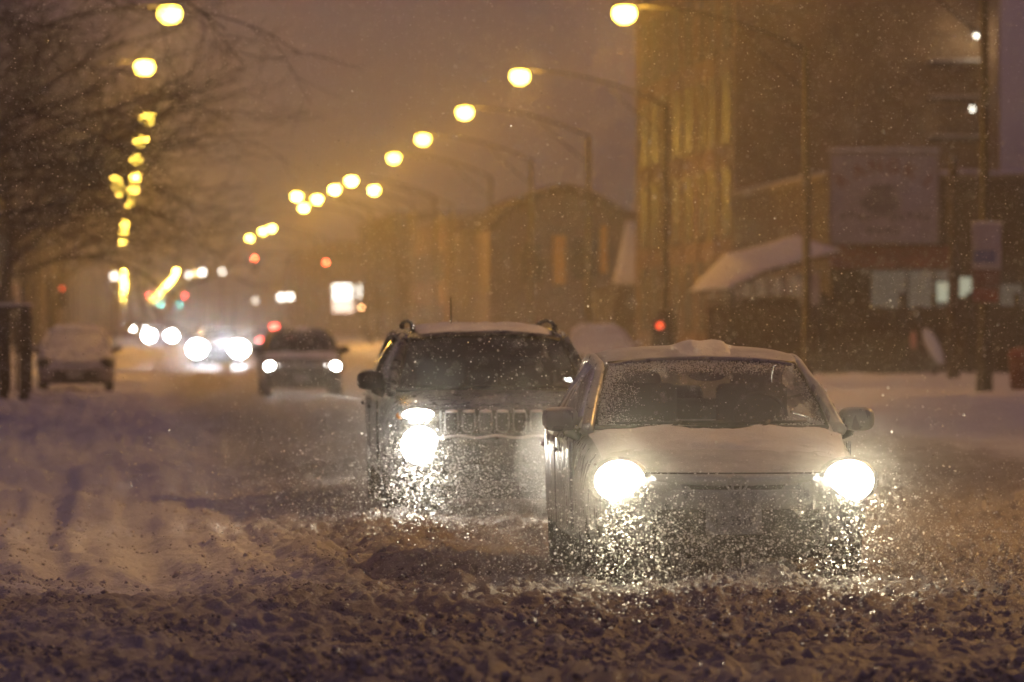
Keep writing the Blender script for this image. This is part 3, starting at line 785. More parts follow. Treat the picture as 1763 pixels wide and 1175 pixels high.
# bus-stop sign on the nearest post
p0 = P(1674, 520, 107.85); p1 = P(1724, 386, 107.85)
bsn = thing('bus_stop_sign', (p0.x, 107.85, p0.z), 'tall narrow pale sign with blue and red bands fixed to the near lamp post', 'sign')
W2, H2 = p1.x - p0.x, p1.z - p0.z
MB().bx(0, W2, 0, .04, H2 * .42, H2).build('board', M['white'], bsn, bevel=.01)
MB().bx(.02, W2 * .8, -.012, -.002, H2 * .5, H2 * .66).build('blue_band', M['bluep'], bsn)
MB().bx(.01, W2 - .03, 0, .04, H2 * .2, H2 * .41).build('red_band', M['redpaint'], bsn, bevel=.01)
MB().bx(.02, W2 - .06, 0, .04, 0, H2 * .18).build('lower_band', M['redband'], bsn, bevel=.01)
MB().bx(-.03, W2 + .03, -.03, .08, H2 + .002, H2 + .05).build('snow_layer', M['capsnow'], bsn, bevel=.02)

# wooden utility poles
def utility_pole(px, Y, ztop, label, xarm=True):
    p = P(px, 552, Y); t = thing('utility_pole', (p.x, Y, 0), label, 'utility pole', 'wooden utility poles on the right')
    a = MB(); a.tube([(0, 0, -.1), (.02, 0, ztop * .5), (0, 0, ztop)], [.15, .13, .10], 10); a.build('post', M['wood'], t, True)
    if xarm:
        c = MB(); c.box((0, -.12, ztop - .5), (1.9, .1, .12)); co = c.build('crossarm', M['wood'], t)
        for x in (-.8, -.4, .4, .8):
            i_ = MB(); i_.tube([(x, -.12, ztop - .44), (x, -.12, ztop - .3)], [.03, .045], 8); i_.build('insulator', M['trim'], co)
utility_pole(1641, 130, 5.4, 'thin wooden pole just right of the arched-letter sign', False)
# street bin at right edge
p = P(1758, 690, 108)
t = thing('street_bin', (p.x, 108, .2), 'dark red street bin on the snowbank at the right edge', 'bin')
b = MB(); b.tube([(0, 0, 0), (0, 0, .75)], [.2, .24], 14); b.build('body', M['redpaint'], t, True)
b = MB(); b.ellip((0, 0, .75), (.26, .26, .14)); b.build('lid', M['redband'], t, True)
# snow-capped gate posts at left edge
gf = thing('snow_capped_gate', (0, 0, 0), 'dark gate with a snow cap at the left edge, beside the parked car', 'gate')
YG = 112.0
for px in (-30, 6, 42):
    p = P(px, 690, YG); MB().bx(p.x - .1, p.x + .1, YG - .1, YG + .1, 0, 1.8).build('post', M['wood'], gf, bevel=.01)
a_ = P(-60, 540, YG); c_ = P(52, 540, YG)
MB().bx(a_.x, c_.x, YG - .16, YG + .16, 1.8, 1.88).build('beam', M['wood'], gf)
MB().bx(a_.x - .05, c_.x + .04, YG - .2, YG + .2, 1.883, 1.94).build('snow_layer', M['capsnow'], gf, bevel=.05)
b = MB(); x = a_.x
while x < c_.x: b.bx(x, x + .05, YG - .02, YG + .02, .2, 1.7); x += .14
b.build('slats', M['wood'], gf)

# ------------------------------------------------------------------ bare trees
def tree(x, y, h, seed, label, lean=(0.2, 0), spread=1.0, levels=6, low=2.6):
    rd = random.Random(seed)
    t = thing('bare_tree', (x, y, 0.1), label, 'tree', 'bare street trees on the left')
    tr = MB(); cr = MB()
    top = Vector((lean[0] * 1.4, lean[1], low + 1.5))
    pts = [Vector((0, 0, -.1)), Vector((.05, 0, .4)), Vector((lean[0] * .5, lean[1] * .4, low * .6)), Vector((lean[0], lean[1] * .8, low)), top]
    tr.tube(pts, [.30, .23, .2, .18, .15], 10)
    tr.build('trunk', M['bark'], t, True)
    segs = 0
    def grow(p, d, L, r, lv):
        n = 4 if lv < 3 else 3
        ps = [p]; q = p.copy(); dd = d.copy()
        for k in range(n):
            dd = (dd + Vector((rd.gauss(0, .16), rd.gauss(0, .16), rd.gauss(0.03, .13)))).normalized()
            q = q + dd * (L / n); ps.append(q.copy())
        cr.tube(ps, [r * (1 - .45 * k / n) for k in range(n + 1)], 5 if lv < 3 else 3, cap=False)
        if lv >= levels: return
        nb = 4 if lv < 2 else 3
        for k in range(nb):
            u = .35 + .65 * (k + rd.random() * .5) / nb; i = min(int(u * n), n - 1)
            b0 = ps[i].lerp(ps[i+1], min(1, u * n - i))
            ax = dd.orthogonal().normalized(); ax.rotate(Matrix.Rotation(rd.random() * 6.283, 3, dd))
            ang = rd.uniform(.35, .85)
            nd = (dd * math.cos(ang) + ax * math.sin(ang)).normalized()
            nd.z = nd.z * .75 + .02; nd.normalize()
            grow(b0, nd, L * rd.uniform(.58, .78), r * .55, lv + 1)
    for k in range(7):
        an = k / 7 * 6.283 + rd.random() * .6
        u = rd.random()
        base = pts[3].lerp(top, u)
        up = rd.uniform(.25, 1.1)
        d = Vector((math.cos(an) + lean[0], math.sin(an) * .8, up)).normalized()
        grow(base, d, h * .36 * spread * rd.uniform(.85, 1.1), .075, 1)
    grow(top, Vector((.1, 0, 1)), h * .38, .08, 1)
    cr.build('crown', M['bark'], t, True)
    return t
T0 = tree(-5.6, 84, 11, 3, 'bare tree nearest the camera, its twigs filling the top left corner', (.4, 0), 1.0, 6, 3.2)
T1 = tree(-5.3, 118, 10.5, 8, 'bare tree behind the gate, branches reaching out past the lamp column', (.6, 0), 1.15, 6, 3.0)
T2 = tree(-3.6, 155, 10, 14, 'bare tree behind the left parked car', (.5, 0), 1.1, 6, 2.6)
for k, (x, y, s, rz, lab) in enumerate(((-3.9, 182, 1.0, 1.2, 'fourth bare tree of the left row, seen dark against the haze'), (-3.8, 215, .95, 2.5, 'fifth bare tree of the left row'),
                                   (-4.0, 250, 1.05, 4.0, 'sixth bare tree of the left row'), (-3.7, 300, 1.0, .4, 'farthest bare tree of the left row, beside the left houses'), (-6.6, 100, 1.0, 5.0, 'bare tree at the left edge just behind the gate'), (-6.4, 136, 1.0, .9, 'bare tree set back from the kerb beside the parked car'))):
    c = copy_tree((T1, T2, T0)[k % 3]); c.location = (x, y, .1); c.rotation_euler = (0, 0, rz); c.scale = (s,) * 3; c['label'] = lab

# ------------------------------------------------------------------ vehicles
def interp(tab, y):
    for (a, b) in zip(tab, tab[1:]):
        if y <= b[0]:
            t = (y - a[0]) / (b[0] - a[0]); t = min(max(t, 0), 1)
            return [a[i] + (b[i] - a[i]) * t for i in range(len(a))]
    return list(tab[-1])

SEDAN = dict(
    st=[(0.00, .60, .60, .33), (0.03, .635, .72, .27), (.12, .665, .80, .22), (.32, .72, .85, .19), (.7, .80, .868, .18), (1.1, .90, .875, .18), (1.35, .935, .88, .18), (2.2, .935, .885, .18), (3.4, .95, .88, .18), (3.85, .985, .865, .2), (4.3, .96, .82, .25), (4.45, .88, .72, .35)],
    wb=(.95, 3.55), wr=.31, ww=.2, tw=.755,
    ws=dict(yb=1.18, yt=1.98, zb=.925, zt=1.345, wb=.735, wt=.60, kb=.26, kt=.12),
    roof=[(1.96, 1.352, .615), (2.3, 1.41, .625), (2.75, 1.43, .625), (3.15, 1.41, .61), (3.35, 1.37, .59)],
    rg=dict(yb=4.0, yt=3.36, zb=.98, zt=1.36, wb=.68, wt=.58),
    rail=[(.80, 1.30, .905), (.735, 1.64, 1.10), (.655, 2.04, 1.275), (.65, 2.4, 1.335), (.65, 2.8, 1.352), (.64, 3.2, 1.325), (.66, 3.6, 1.20), (.72, 4.02, .98)],
    belt=[(.845, 1.42, .925), (.87, 2.0, .93), (.875, 2.8, .94), (.85, 3.5, .955), (.80, 3.95, .98)], rr=.034,
    mir=(.945, 1.62, .975), hl=(.70, .14, .625), hlr=(.155, .09, .128))
SUV = dict(
    st=[(0.00, .78, .70, .40), (0.03, .84, .80, .33), (.12, .90, .86, .28), (.3, .95, .90, .26), (.7, 1.0, .92, .26), (1.25, 1.03, .925, .26), (2.4, 1.04, .925, .26), (3.7, 1.05, .92, .28), (4.4, 1.05, .90, .32), (4.6, .98, .84, .42)],
    wb=(.92, 3.65), wr=.37, ww=.24, tw=.79,
    ws=dict(yb=1.38, yt=2.05, zb=1.02, zt=1.47, wb=.77, wt=.63, kb=.2, kt=.09),
    roof=[(2.03, 1.478, .645), (2.4, 1.54, .655), (3.2, 1.56, .655), (4.0, 1.555, .65), (4.4, 1.53, .64)],
    rg=dict(yb=4.58, yt=4.40, zb=1.07, zt=1.51, wb=.72, wt=.62),
    rail=[(.83, 1.45, 1.005), (.775, 1.75, 1.20), (.695, 2.1, 1.395), (.69, 2.6, 1.465), (.69, 3.4, 1.485), (.68, 4.2, 1.47), (.72, 4.45, 1.36), (.80, 4.56, 1.07)],
    belt=[(.885, 1.55, 1.02), (.905, 2.2, 1.03), (.91, 3.0, 1.04), (.895, 4.0, 1.05), (.86, 4.5, 1.06)], rr=.038,
    mir=(.975, 1.85, 1.10), hl=(.67, .10, .845), hlr=(.13, .09, .045))

def make_vehicle(S, name, label, cat, paint, kind, lens, glass, lights=True, head_w=None, spotcol=(1, .86, .56), group=None):
    t = thing(name, (0, 0, 0), label, cat, group)
    # body
    b = MB(); n = 14
    rings = []
    for (y, zt, wd, zb) in S['st']:
        half = [(0, zt), (.35*wd, zt - .003), (.66*wd, zt - .012), (.86*wd, zt - .035), (.96*wd, zt - .10), (wd, zb + (zt - zb) * .55), (.985*wd, zb + .16), (.965*wd, zb + .05), (.90*wd, zb), (.5*wd, zb), (0, zb)]
        ring = half + [(-x, z) for x, z in half[-2:0:-1]]
        rings.append([(x, y, z) for x, z in ring])
    m = len(rings[0])
    for r_ in rings: b.v += r_
    for k in range(len(rings) - 1):
        for j in range(m):
            a0 = k*m + j; a1 = k*m + (j+1) % m
            b.f.append((a0, a0 + m, a1 + m, a1))
    # end caps as strips
    for base, rev in ((0, False), ((len(rings)-1)*m, True)):
        for j in range(m // 2):
            q = (base + j, base + j + 1, base + (m - j - 1) % m, base + (m - j) % m)
            q = tuple(dict.fromkeys(q))
            if len(q) >= 3: b.f.append(q[::-1] if rev else q)
    body = b.build('body', paint, t, True, sub=2)
    # cut wheel arches
    cut = MB()
    for sx in (-1, 1):
        for yw in S['wb']:
            cut.tube([(sx * (S['tw'] - S['ww'] * .75), yw, S['wr'] - .01), (sx * 1.2, yw, S['wr'] - .01)], S['wr'] + .06, 28)
    co = cut.build('arch_cutter', paint)
    md = body.modifiers.new('arch', 'BOOLEAN'); md.operation = 'DIFFERENCE'; md.object = co; md.solver = 'EXACT'
    bpy.context.view_layer.update()
    dg = bpy.context.evaluated_depsgraph_get()
    nm = bpy.data.meshes.new_from_object(body.evaluated_get(dg), depsgraph=dg)
    body.modifiers.clear(); body.data = nm; bpy.data.objects.remove(co)
    for p in nm.polygons: p.use_smooth = True
    # underbody
    u = MB(); u.bx(-.62, .62, .3, S['st'][-1][0] - .3, .16, .4); u.build('underbody', M['trim'], t)
    # wheels
    for sx in (-1, 1):
        for yw in S['wb']:
            wh = bpy.data.objects.new('wheel', None); C.objects.link(wh); wh.parent = t; wh.location = (sx * (S['tw']), yw, S['wr'] - .03)
            ty = MB(); hw = S['ww'] / 2; r = S['wr']
            prof = [(-hw, r*.62), (-hw, r*.93), (-hw*.8, r), (hw*.8, r), (hw, r*.93), (hw, r*.62)]
            N = 28
            for (xx, rad) in prof:
                for j in range(N): an = 6.2832 * j / N; ty.v.append((xx, math.cos(an) * rad, math.sin(an) * rad))
            for k in range(len(prof) - 1):
                for j in range(N): ty.f.append((k*N + j, k*N + (j+1) % N, (k+1)*N + (j+1) % N, (k+1)*N + j))
            ty.build('tyre', M['rubber'], wh, True)
            rm = MB(); rm.cyl((-hw*.6, 0, 0), (hw*.55, 0, 0), r*.63, 24)
            for j in range(5):
                an = 6.2832 * j / 5; rm.box((sx*hw*.65, math.cos(an)*r*.33, math.sin(an)*r*.33), (.03, .06, r*.6), Matrix.Rotation(-an + math.pi/2, 3, 'X'))
            rm.build('rim', M['rim'], wh)
    # windscreen, rear glass
    ws = S['ws']
    def wsf(u, v, off=0):
        x = (u - .5) * 2; hwid = ws['wb'] + (ws['wt'] - ws['wb']) * v
        y = ws['yb'] + (ws['yt'] - ws['yb']) * v + (ws['kb'] + (ws['kt'] - ws['kb']) * v) * x * x
        z = ws['zb'] + (ws['zt'] - ws['zb']) * v + .03 * math.sin(v * math.pi) - .025 * x * x * v + off
        return (x * hwid, y, z)
    g_ = MB(); g_.grid(wsf, 20, 10, uv=True); wso = g_.build('windscreen', glass, t, True)
    bd = MB()   # dark ceramic border and rubber seal
    bd.tube([wsf(i / 20, 1.0, .004) for i in range(21)], .014, 6); bd.tube([wsf(0, i / 10) for i in range(11)], .014, 6); bd.tube([wsf(1, i / 10) for i in range(11)], .014, 6); bd.tube([wsf(i / 20, 0) for i in range(21)], .018, 6)
    bd.build('seal', M['trim'], wso, True)
    rg = S['rg']
    g_ = MB(); g_.grid(lambda u, v: ((u-.5)*2*(rg['wb'] + (rg['wt']-rg['wb'])*v), rg['yb'] + (rg['yt']-rg['yb'])*v - .1*((u-.5)*2)**2, rg['zb'] + (rg['zt']-rg['zb'])*v - .02*((u-.5)*2)**2), 12, 6)
    g_.build('rear_window', M['sideglass'], t, True)
    # roof
    y0r, y1r = S['roof'][0][0], S['roof'][-1][0]
    def rof(u, v, off=0):
        y, zc, hwid = interp(S['roof'], y0r + (y1r - y0r) * v)
        x = (u - .5) * 2
        kk = ws['kt'] * (1 - v) ** 3 - .06 * v ** 3
        return (x * hwid * 1.05, y + kk * x * x, zc - .034 * x * x - .03 * abs(x) ** 7 + off)
    r_ = MB(); r_.grid(rof, 24, 20); r_.build('roof', paint, t, True, solid=.02)
    # pillars and roof rail
    for sx in (-1, 1):
        pts = [(sx * a, y, z) for a, y, z in S['rail']]
        # smooth
        fine = []
        for i in range(len(pts) - 1):
            p0 = Vector(pts[max(i-1, 0)]); p1 = Vector(pts[i]); p2 = Vector(pts[i+1]); p3 = Vector(pts[min(i+2, len(pts)-1)])
            for k in range(5):
                q = k / 5
                fine.append(.5 * ((2*p1) + (p2-p0)*q + (2*p0-5*p1+4*p2-p3)*q*q + (3*p1-p0-3*p2+p3)*q**3))
        fine.append(Vector(pts[-1]))
        pr = MB(); pr.tube(fine, [S['rr'] * (1.2 if k < 8 else 1.0) for k in range(len(fine))], 10); pr.build('pillar', paint, t, True)
        # side glass
        def railp(v):
            q = v * (len(fine) - 1); i = min(int(q), len(fine) - 2); return fine[i].lerp(fine[i+1], q - i)
        bt = S['belt']
        def beltp(v):
            q = v * (len(bt) - 1); i = min(int(q), len(bt) - 2); f_ = q - i
            return Vector((sx * (bt[i][0] + (bt[i+1][0]-bt[i][0])*f_), bt[i][1] + (bt[i+1][1]-bt[i][1])*f_, bt[i][2] + (bt[i+1][2]-bt[i][2])*f_))
        sg_ = MB(); sg_.grid(lambda u, v: tuple(beltp(u).lerp(railp(.08 + .84*u), v) + Vector((sx * .02 * math.sin(v*math.pi), 0, 0))), 20, 6)
        so_ = sg_.build('side_window', M['sideglass'], t, True)
        tm = MB(); tm.tube([beltp(i / 12) + Vector((sx * .004, 0, .002)) for i in range(13)], .012, 6)
        o_ = beltp(.5); q_ = railp(.5); tm.tube([o_, o_.lerp(q_, .5) + Vector((sx * .02, 0, 0)), q_], .026, 6)
        tm.tube([railp(.1 + .8 * i / 20) + Vector((sx * S['rr'] * .75, 0, -.018)) for i in range(21)], .010, 6)
        tm.build('window_trim', M['gold'] if kind == 'sedan' else M['trim'], so_, True)
        # door lines and handles
        yy1 = bt[0][1] + .05; yy2 = (bt[0][1] + bt[-1][1]) / 2
        for (ya, yb_) in ((yy1, yy2), (yy2 + .02, bt[-1][1] - .1)):
            zt_ = interp(S['st'], (ya+yb_)/2)[1]; wd_ = interp(S['st'], (ya+yb_)/2)[2]
            d = MB()
            def df(u, v, ya=ya, yb_=yb_):
                y = ya + (yb_ - ya) * u; st_ = interp(S['st'], y); zt1, w1, zb1 = st_[1], st_[2], st_[3]
                zz = zb1 + .10 + (zt1 - .10 - zb1 - .10) * v
                bul = .985 + .015 * math.sin(min(1, v * 1.25) * math.pi * .5)
                return (sx * (w1 * bul + .004), y, zz)
            d.grid(df, 8, 8); do = d.build('door', paint, t, True, solid=.012)
            h = MB(); h.box((sx * (wd_ + .022), yb_ - .14, zt_ - .17), (.022, .16, .028)); h.build('handle', paint, do, True, bevel=.008)
        # mirrors
        mx, my, mz = S['mir']
        mi = MB(); mi.ellip((sx * mx, my, mz), (.115, .075, .078), 16, 10, lambda p: Vector((math.copysign(abs(p.x/.115)**.62 * .115, p.x), p.y if p.y < .03 else .03, math.copysign(abs(p.z/.078)**.62*.078, p.z))))
        mo = mi.build('mirror', paint if kind == 'sedan' else M['trim'], t, True)
        bw = interp(S['st'], my)[2]
        a = MB(); a.tube([(sx * (bw - .06), my + .02, mz - .10), (sx * (bw + .02), my, mz - .075), (sx * (mx - .03), my, mz - .03)], [.045, .035, .03], 8); a.build('stalk', M['trim'], mo, True)
        # headlights
        hx, hy, hz_ = S['hl']; rx, ry, rz_ = S['hlr']
        hb = MB(); hb.ellip((sx * hx, hy + .03, hz_), (rx * 1.25, ry * 1.1, rz_ * 1.15), 18, 10); ho = hb.build('headlight', M['housing'], t, True)
        le = MB(); le.ellip((sx * hx, hy - (.05 if kind == 'sedan' else .012), hz_), (rx, ry, rz_), 18, 10); le.build('lens', lens, ho, True)
        if kind == 'suv':
            fb = MB(); fb.cyl((sx * .66, .02, .60), (sx * .66, .14, .60), .165, 20); fo = fb.build('fog_lamp', M['trim'], t, True)
            le = MB(); le.ellip((sx * .66, .0, .60), (.15, .05, .15), 18, 10); le.build('lens', M['e_fog'], fo, True)
            tl = MB(); tl.ellip((sx * (hx + .14), hy + .05, hz_ - .01), (.035, .05, .03)); tl.build('turn_lamp', M['amberlens'], t, True)
        if lights:
            L = bpy.data.lights.new('headlight_beam', 'SPOT'); L.energy = head_w or HEAD_W; L.color = spotcol; L.spot_size = R(130); L.spot_blend = 1.0; L.shadow_soft_size = .06
            lo = bpy.data.objects.new('headlight_beam', L); C.objects.link(lo); lo.parent = t
            lo.location = (sx * hx, hy - ry - .10, hz_ if kind == 'sedan' else .66); lo.rotation_euler = (R(94), 0, R(180))
        # rear lamps
        yr = S['st'][-1][0]; rl = MB(); rl.ellip((sx * .62, yr - .03, interp(S['st'], yr)[1] - .1), (.14, .05, .07)); rl.build('rear_lamp', M['redpaint'], t, True)
    # grille, bumper, plate
    if kind == 'sedan':
        gr = MB()
        gr.grid(lambda u, v: ((u-.5)*1.02, -.006 + .09*((u-.5)*2)**2 - .012, .615 - .014*(1-((u-.5)*2)**2) + v*.05), 20, 1); go = gr.build('grille', M['chrome'], t, True, solid=.02)
        dk = MB(); dk.grid(lambda u, v: ((u-.5)*.96, .0 + .09*((u-.5)*2)**2 - .016, .570 + .022*((u-.5)*2)**2 + v*.026), 20, 1); dk.build('slot', M['trim'], go, True, solid=.02)
        dk = MB(); dk.grid(lambda u, v: ((u-.5)*1.1, -.0 + .1*((u-.5)*2)**2 - .012, .668 + v*.010), 20, 1); dk.build('bonnet_gap', M['trim'], go, True, solid=.02)
        em = MB(); N = 24
        em.tube([(math.cos(6.2832*i/N) * .062 * (1 + .12*math.sin(6.2832*i/N)), -.035, .607 + math.sin(6.2832*i/N) * .048) for i in range(N + 1)], .008, 6)
        em.tube([(-.033, -.035, .640), (-.022, -.035, .572)], .008, 6); em.tube([(.033, -.035, .640), (.022, -.035, .572)], .008, 6); em.tube([(-.028, -.035, .603), (.028, -.035, .603)], .007, 6)
        em.build('emblem', M['chrome'], go, True)
        bm_ = MB(); bm_.grid(lambda u, v: ((u-.5)*1.44, -.035 + .16*((u-.5)*2)**2 + .05*(v-.5)**2*4*.4, .465 + v*.095), 24, 6); bo = bm_.build('bumper', paint, t, True, solid=.05)
        it = MB(); it.bx(-.52, .52, -.035, .08, .30, .40); io = it.build('air_intake', M['trim'], bo, bevel=.015)
        lf = MB(); lf.grid(lambda u, v: ((u-.5)*1.5, -.02 + .2*((u-.5)*2)**4 + .06*(1-v), .16 + v*.295), 24, 6); lf.build('lower_fascia', M['plastic'], t, True, solid=.03)
        pp = MB(); pp.box((-.02, -.058, .385), (.34, .008, .16)); po = pp.build('licence_plate', M['plate'], t, bevel=.01)
        text('13 3519', .075, (-.02, -.064, .385), M['platetext'], po, 'plate_number', ext=.001)
    else:
        gr = MB(); gr.bx(-.50, .50, -.03, .06, .70, .88); go = gr.build('grille', M['trim'], t, bevel=.02)
        for k in range(7):
            x = (k - 3) * .136
            fr_ = MB(); N = 20
            fr_.tube([(x + .05 * math.copysign(abs(math.cos(6.2832*i/N))**.5, math.cos(6.2832*i/N)), -.036, .79 + .085 * math.copysign(abs(math.sin(6.2832*i/N))**.5, math.sin(6.2832*i/N))) for i in range(N + 1)], .009, 6)
            fr_.build('slot_frame', M['dimchrome'], go, True)
            sn_ = MB(); sn_.ellip((x, -.04, .872), (.05, .03, .014)); sn_.build('snow_clump', M['capsnow'], go, True)
        bm_ = MB(); bm_.grid(lambda u, v: ((u-.5)*1.72, -.07 + .18*((u-.5)*2)**2 + .03*(v-.5)**2*4, .46 + v*.19), 24, 6); bm_.build('bumper', paint, t, True, solid=.06)
        s_ = MB(); s_.grid(lambda u, v: ((u-.5)*1.5, -.085 + .14*((u-.5)*2)**2 + v*.12, .668 + .01*math.sin(u*30)), 30, 3); s_.build('snow_layer', M['capsnow'], t, True, solid=.02)
        pp = MB(); pp.box((0, -.115, .52), (.31, .01, .15)); pp.build('licence_plate', M['plastic'], t, bevel=.01)
        for sx in (-1, 1):
            rr_ = MB(); rr_.tube([(sx*.60, 2.2, 1.52), (sx*.60, 2.5, 1.575), (sx*.60, 3.2, 1.60), (sx*.60, 4.1, 1.58), (sx*.60, 4.3, 1.53)], .016, 8)
            rr_.box((sx*.60, 2.35, 1.54), (.04, .12, .05)); rr_.box((sx*.60, 4.15, 1.55), (.04, .12, .05)); rr_.build('roof_rail', M['trim'], t, True)
        an_ = MB(); an_.tube([(-.22, 3.3, 1.55), (-.22, 3.35, 1.80)], [.009, .005], 6); an_.build('antenna', M['trim'], t, True)
    # wipers
    for x0, x1 in ((-.62, .05), (-.02, .60)):
        wp = MB(); k0 = .5 + x0/2/ws['wb']; k1 = .5 + x1/2/ws['wb']
        wp.tube([Vector(wsf(k0 + (k1-k0)*i/8, .035 + .02*i/8)) + Vector((0, -.02, .012)) for i in range(9)], .009, 5)
        wp.tube([Vector(wsf((k0+k1)/2, 0)) + Vector((0, -.03, 0)), Vector(wsf((k0*.4+k1*.6), .05)) + Vector((0, -.03, .02))], .012, 5)
        wp.build('wiper', M['trim'], t, True)
    # interior
    zs = S['ws']['zb']; zr = S['ws']['zt']; hh = zr - zs
    for x, y in ((-.36, 2.35), (.36, 2.35)):
        se = MB(); se.box((x, y + .05, zs + .02), (.46, .14, .50)); se.box((x, y + .1, zs + hh * .62), (.27, .10, .17)); se.build('seat', M['seat'], t, True, bevel=.05)
    se = MB(); se.box((0, 3.2, zs - .02), (1.2, .16, .36))
    for x in (-.36, 0, .36): se.box((x, 3.22, zs + hh * .42), (.26, .1, .14))
    se.build('rear_seat', M['seat'], t, True, bevel=.05)
    da = MB(); da.box((0, ws['yb'] + .42, zs - .02), (1.36, .4, .10)); da.build('dashboard', M['seat'], t, True, bevel=.04)
    N = 20; sw = MB(); sw.tube([(.36 + .17*math.cos(6.2832*i/N), 1.88 + .05*math.sin(6.2832*i/N), zs + .05 + .16*math.sin(6.2832*i/N)) for i in range(N+1)], .014, 6); sw.build('steering_wheel', M['seat'], t, True)
    rv = MB(); rv.ellip((.02, ws['yt'] - .06, zr - .10), (.12, .02, .035), 14, 8); rv.tube([(.02, ws['yt'] - .06, zr - .07), (.02, ws['yt'] + .02, zr - .01)], .01, 6); rv.build('rear_view_mirror', M['seat'], t, True)
    # driver and passenger silhouettes are not modelled as separate seats; snow on the roof and bonnet
    return t, wsf, rof

def roof_snow(t, rof, S, thick, mounds, seed, gap=0.0):
    def f(u, v):
        x, y, z = rof(.04 + u * .92, v * .98 + .02)
        nz_ = float(fbm(np.array([u * 7.0]), np.array([v * 9.0]), 3, seed)[0])
        h = thick * (.35 + nz_ * 1.1)
        for (mu, mv, mr, mh) in mounds: h += mh * math.exp(-((u - mu) / mr) ** 2 - ((v - mv) / .3) ** 2)
        e = min(1, u * 9, (1 - u) * 9, v * 10 + .0, (1 - v) * 10); e = max(e, 0)
        if gap and .06 < v < .55 and (.1 < u < .36 or .66 < u < .92): h -= gap
        return (x, y, z + h * e - .004)
    m_ = MB(); m_.grid(f, 60, 40); return m_.build('snow_cap', M['capsnow'], t, True)

def bonnet_snow(t, S, thick, y0, y1, seed, wk=.93):
    def f(u, v):
        y = y0 + (y1 - y0) * v; st_ = interp(S['st'], y); x = (u - .5) * 2
        nz_ = float(fbm(np.array([u * 8.0]), np.array([v * 6.0]), 4, seed)[0])
        edge = min(1, (1 - abs(x)) * 8, (1 - v) * 20 + .3)
        fade = min(1, max(0, (v - .0) * 2.2 + (nz_ - .5) * 1.4))
        return (x * st_[2] * wk * (.93 + .05*v), y, st_[1] - .038 * abs(x) ** 3 + (thick * (nz_ * 2.2 - .1)) * edge * fade - .012 * (1 - fade))
    m_ = MB(); m_.grid(f, 60, 30); return m_.build('snow_cap', M['capsnow'], t, True)

CW = (.88, .92, 1.0)
sed, wsf, rof = make_vehicle(SEDAN, 'silver_sedan', 'silver sedan in front with glaring headlights and snow on bonnet and roof', 'car', M['silver'], 'sedan', M['e_head'], M['glass'])
sed.location = (3.72, 34.3, .0)
roof_snow(sed, rof, SEDAN, .012, [(.47, .3, .055, .045), (.61, .35, .10, .05)], 3, gap=.02)
bonnet_snow(sed, SEDAN, .020, .60, 1.26, 5)
_u = rng.random(9000); _v = rng.random(9000)
_e = np.maximum.reduce([(_v - .70) / .25, (.16 - _u) / .12, (_u - .94) / .05, np.where((_u < .28) | (_u > .76), (.17 - _v) / .12, -1)]) + (fbm(_u*7, _v*4, 3, 90) - .5) * 1.3
_k = _e > rng.random(9000) * .9; _u, _v = _u[_k], _v[_k]
dr_ = poly_cloud('frozen_droplets', np.array([wsf(a, b) for a, b in zip(_u, _v)]) + np.array([0, -.006, .006]), .0018 + rng.random(len(_u)) ** 3 * .0032, M['ice'], IV, IF, .3)
dr_.parent = sed
suv, wsf2, rof2 = make_vehicle(SUV, 'dark_suv', 'black SUV with slotted grille, roof rails and round fog lamps, close behind the silver sedan', 'car', M['black'], 'suv', M['e_fog'], M['darkglass'], head_w=HEAD_W)
suv.location = (3.05, 45.5, .0)
roof_snow(suv, rof2, SUV, .03, [], 9)

# parked, snowed-over cars
def strip_lights(o):
    for ch in list(o.children):
        if ch.type == 'LIGHT': bpy.data.objects.remove(ch)
        elif len(ch.children): strip_lights(ch)
def recolor(o, mp):
    for ch in o.children:
        if ch.type == 'MESH' and len(ch.data.materials) and ch.data.materials[0] in mp:
            ch.data = ch.data.copy(); ch.data.materials[0] = mp[ch.data.materials[0]]
        recolor(ch, mp)
def variant(src, loc, label, mp, rz=0.0, name=None, lights=False, cw=None, group=None):
    c = copy_tree(src); c.location = loc; c.rotation_euler = (0, 0, rz); c['label'] = label
    if name: c.name = name
    if group: c['group'] = group
    if not lights: strip_lights(c)
    if loc[1] > 80:
        for ch in c.children:
            if ch.type == 'LIGHT': ch.data = ch.data.copy(); ch.data.energy = 5.0
    recolor(c, mp)
    return c
G_on = 'cars driving toward the camera'
b2_ = variant(suv, (3.48, 56.5, 0), 'dark vehicle almost hidden behind the black SUV, one mirror showing', {}, name='dark_suv', lights=True, group=G_on)
b2_.scale = (.95, .95, .93)
for ch in list(b2_.children):
    if ch.name.startswith(('antenna', 'roof_rail')): bpy.data.objects.remove(ch)
c0_ = variant(sed, (3.86, 121, 0), 'dark car with two small round warm headlights, next behind the SUV', {M['silver']: M['black'], M['capsnow']: M['snowed'], M['e_head']: M['e_headfar'], M['glass']: M['darkglass']}, name='dark_sedan', lights=True, group=G_on)
c1_ = variant(sed, (3.32, 195, 0), 'car with a pair of wide blue-white headlights', {M['silver']: M['black'], M['e_head']: M['e_headcool']}, name='oncoming_car', lights=True, group=G_on)
c2_ = variant(sed, (2.5, 360, 0), 'far car whose two greenish-white headlights merge into one glare', {M['silver']: M['charcoal'], M['e_head']: M['e_headcool']}, name='oncoming_car', lights=True, group=G_on)
variant(sed, (2.1, 640, 0), 'farthest oncoming car, two tiny headlights left of the merged glare', {M['silver']: M['charcoal'], M['e_head']: M['e_headfar']}, name='oncoming_car', group=G_on)
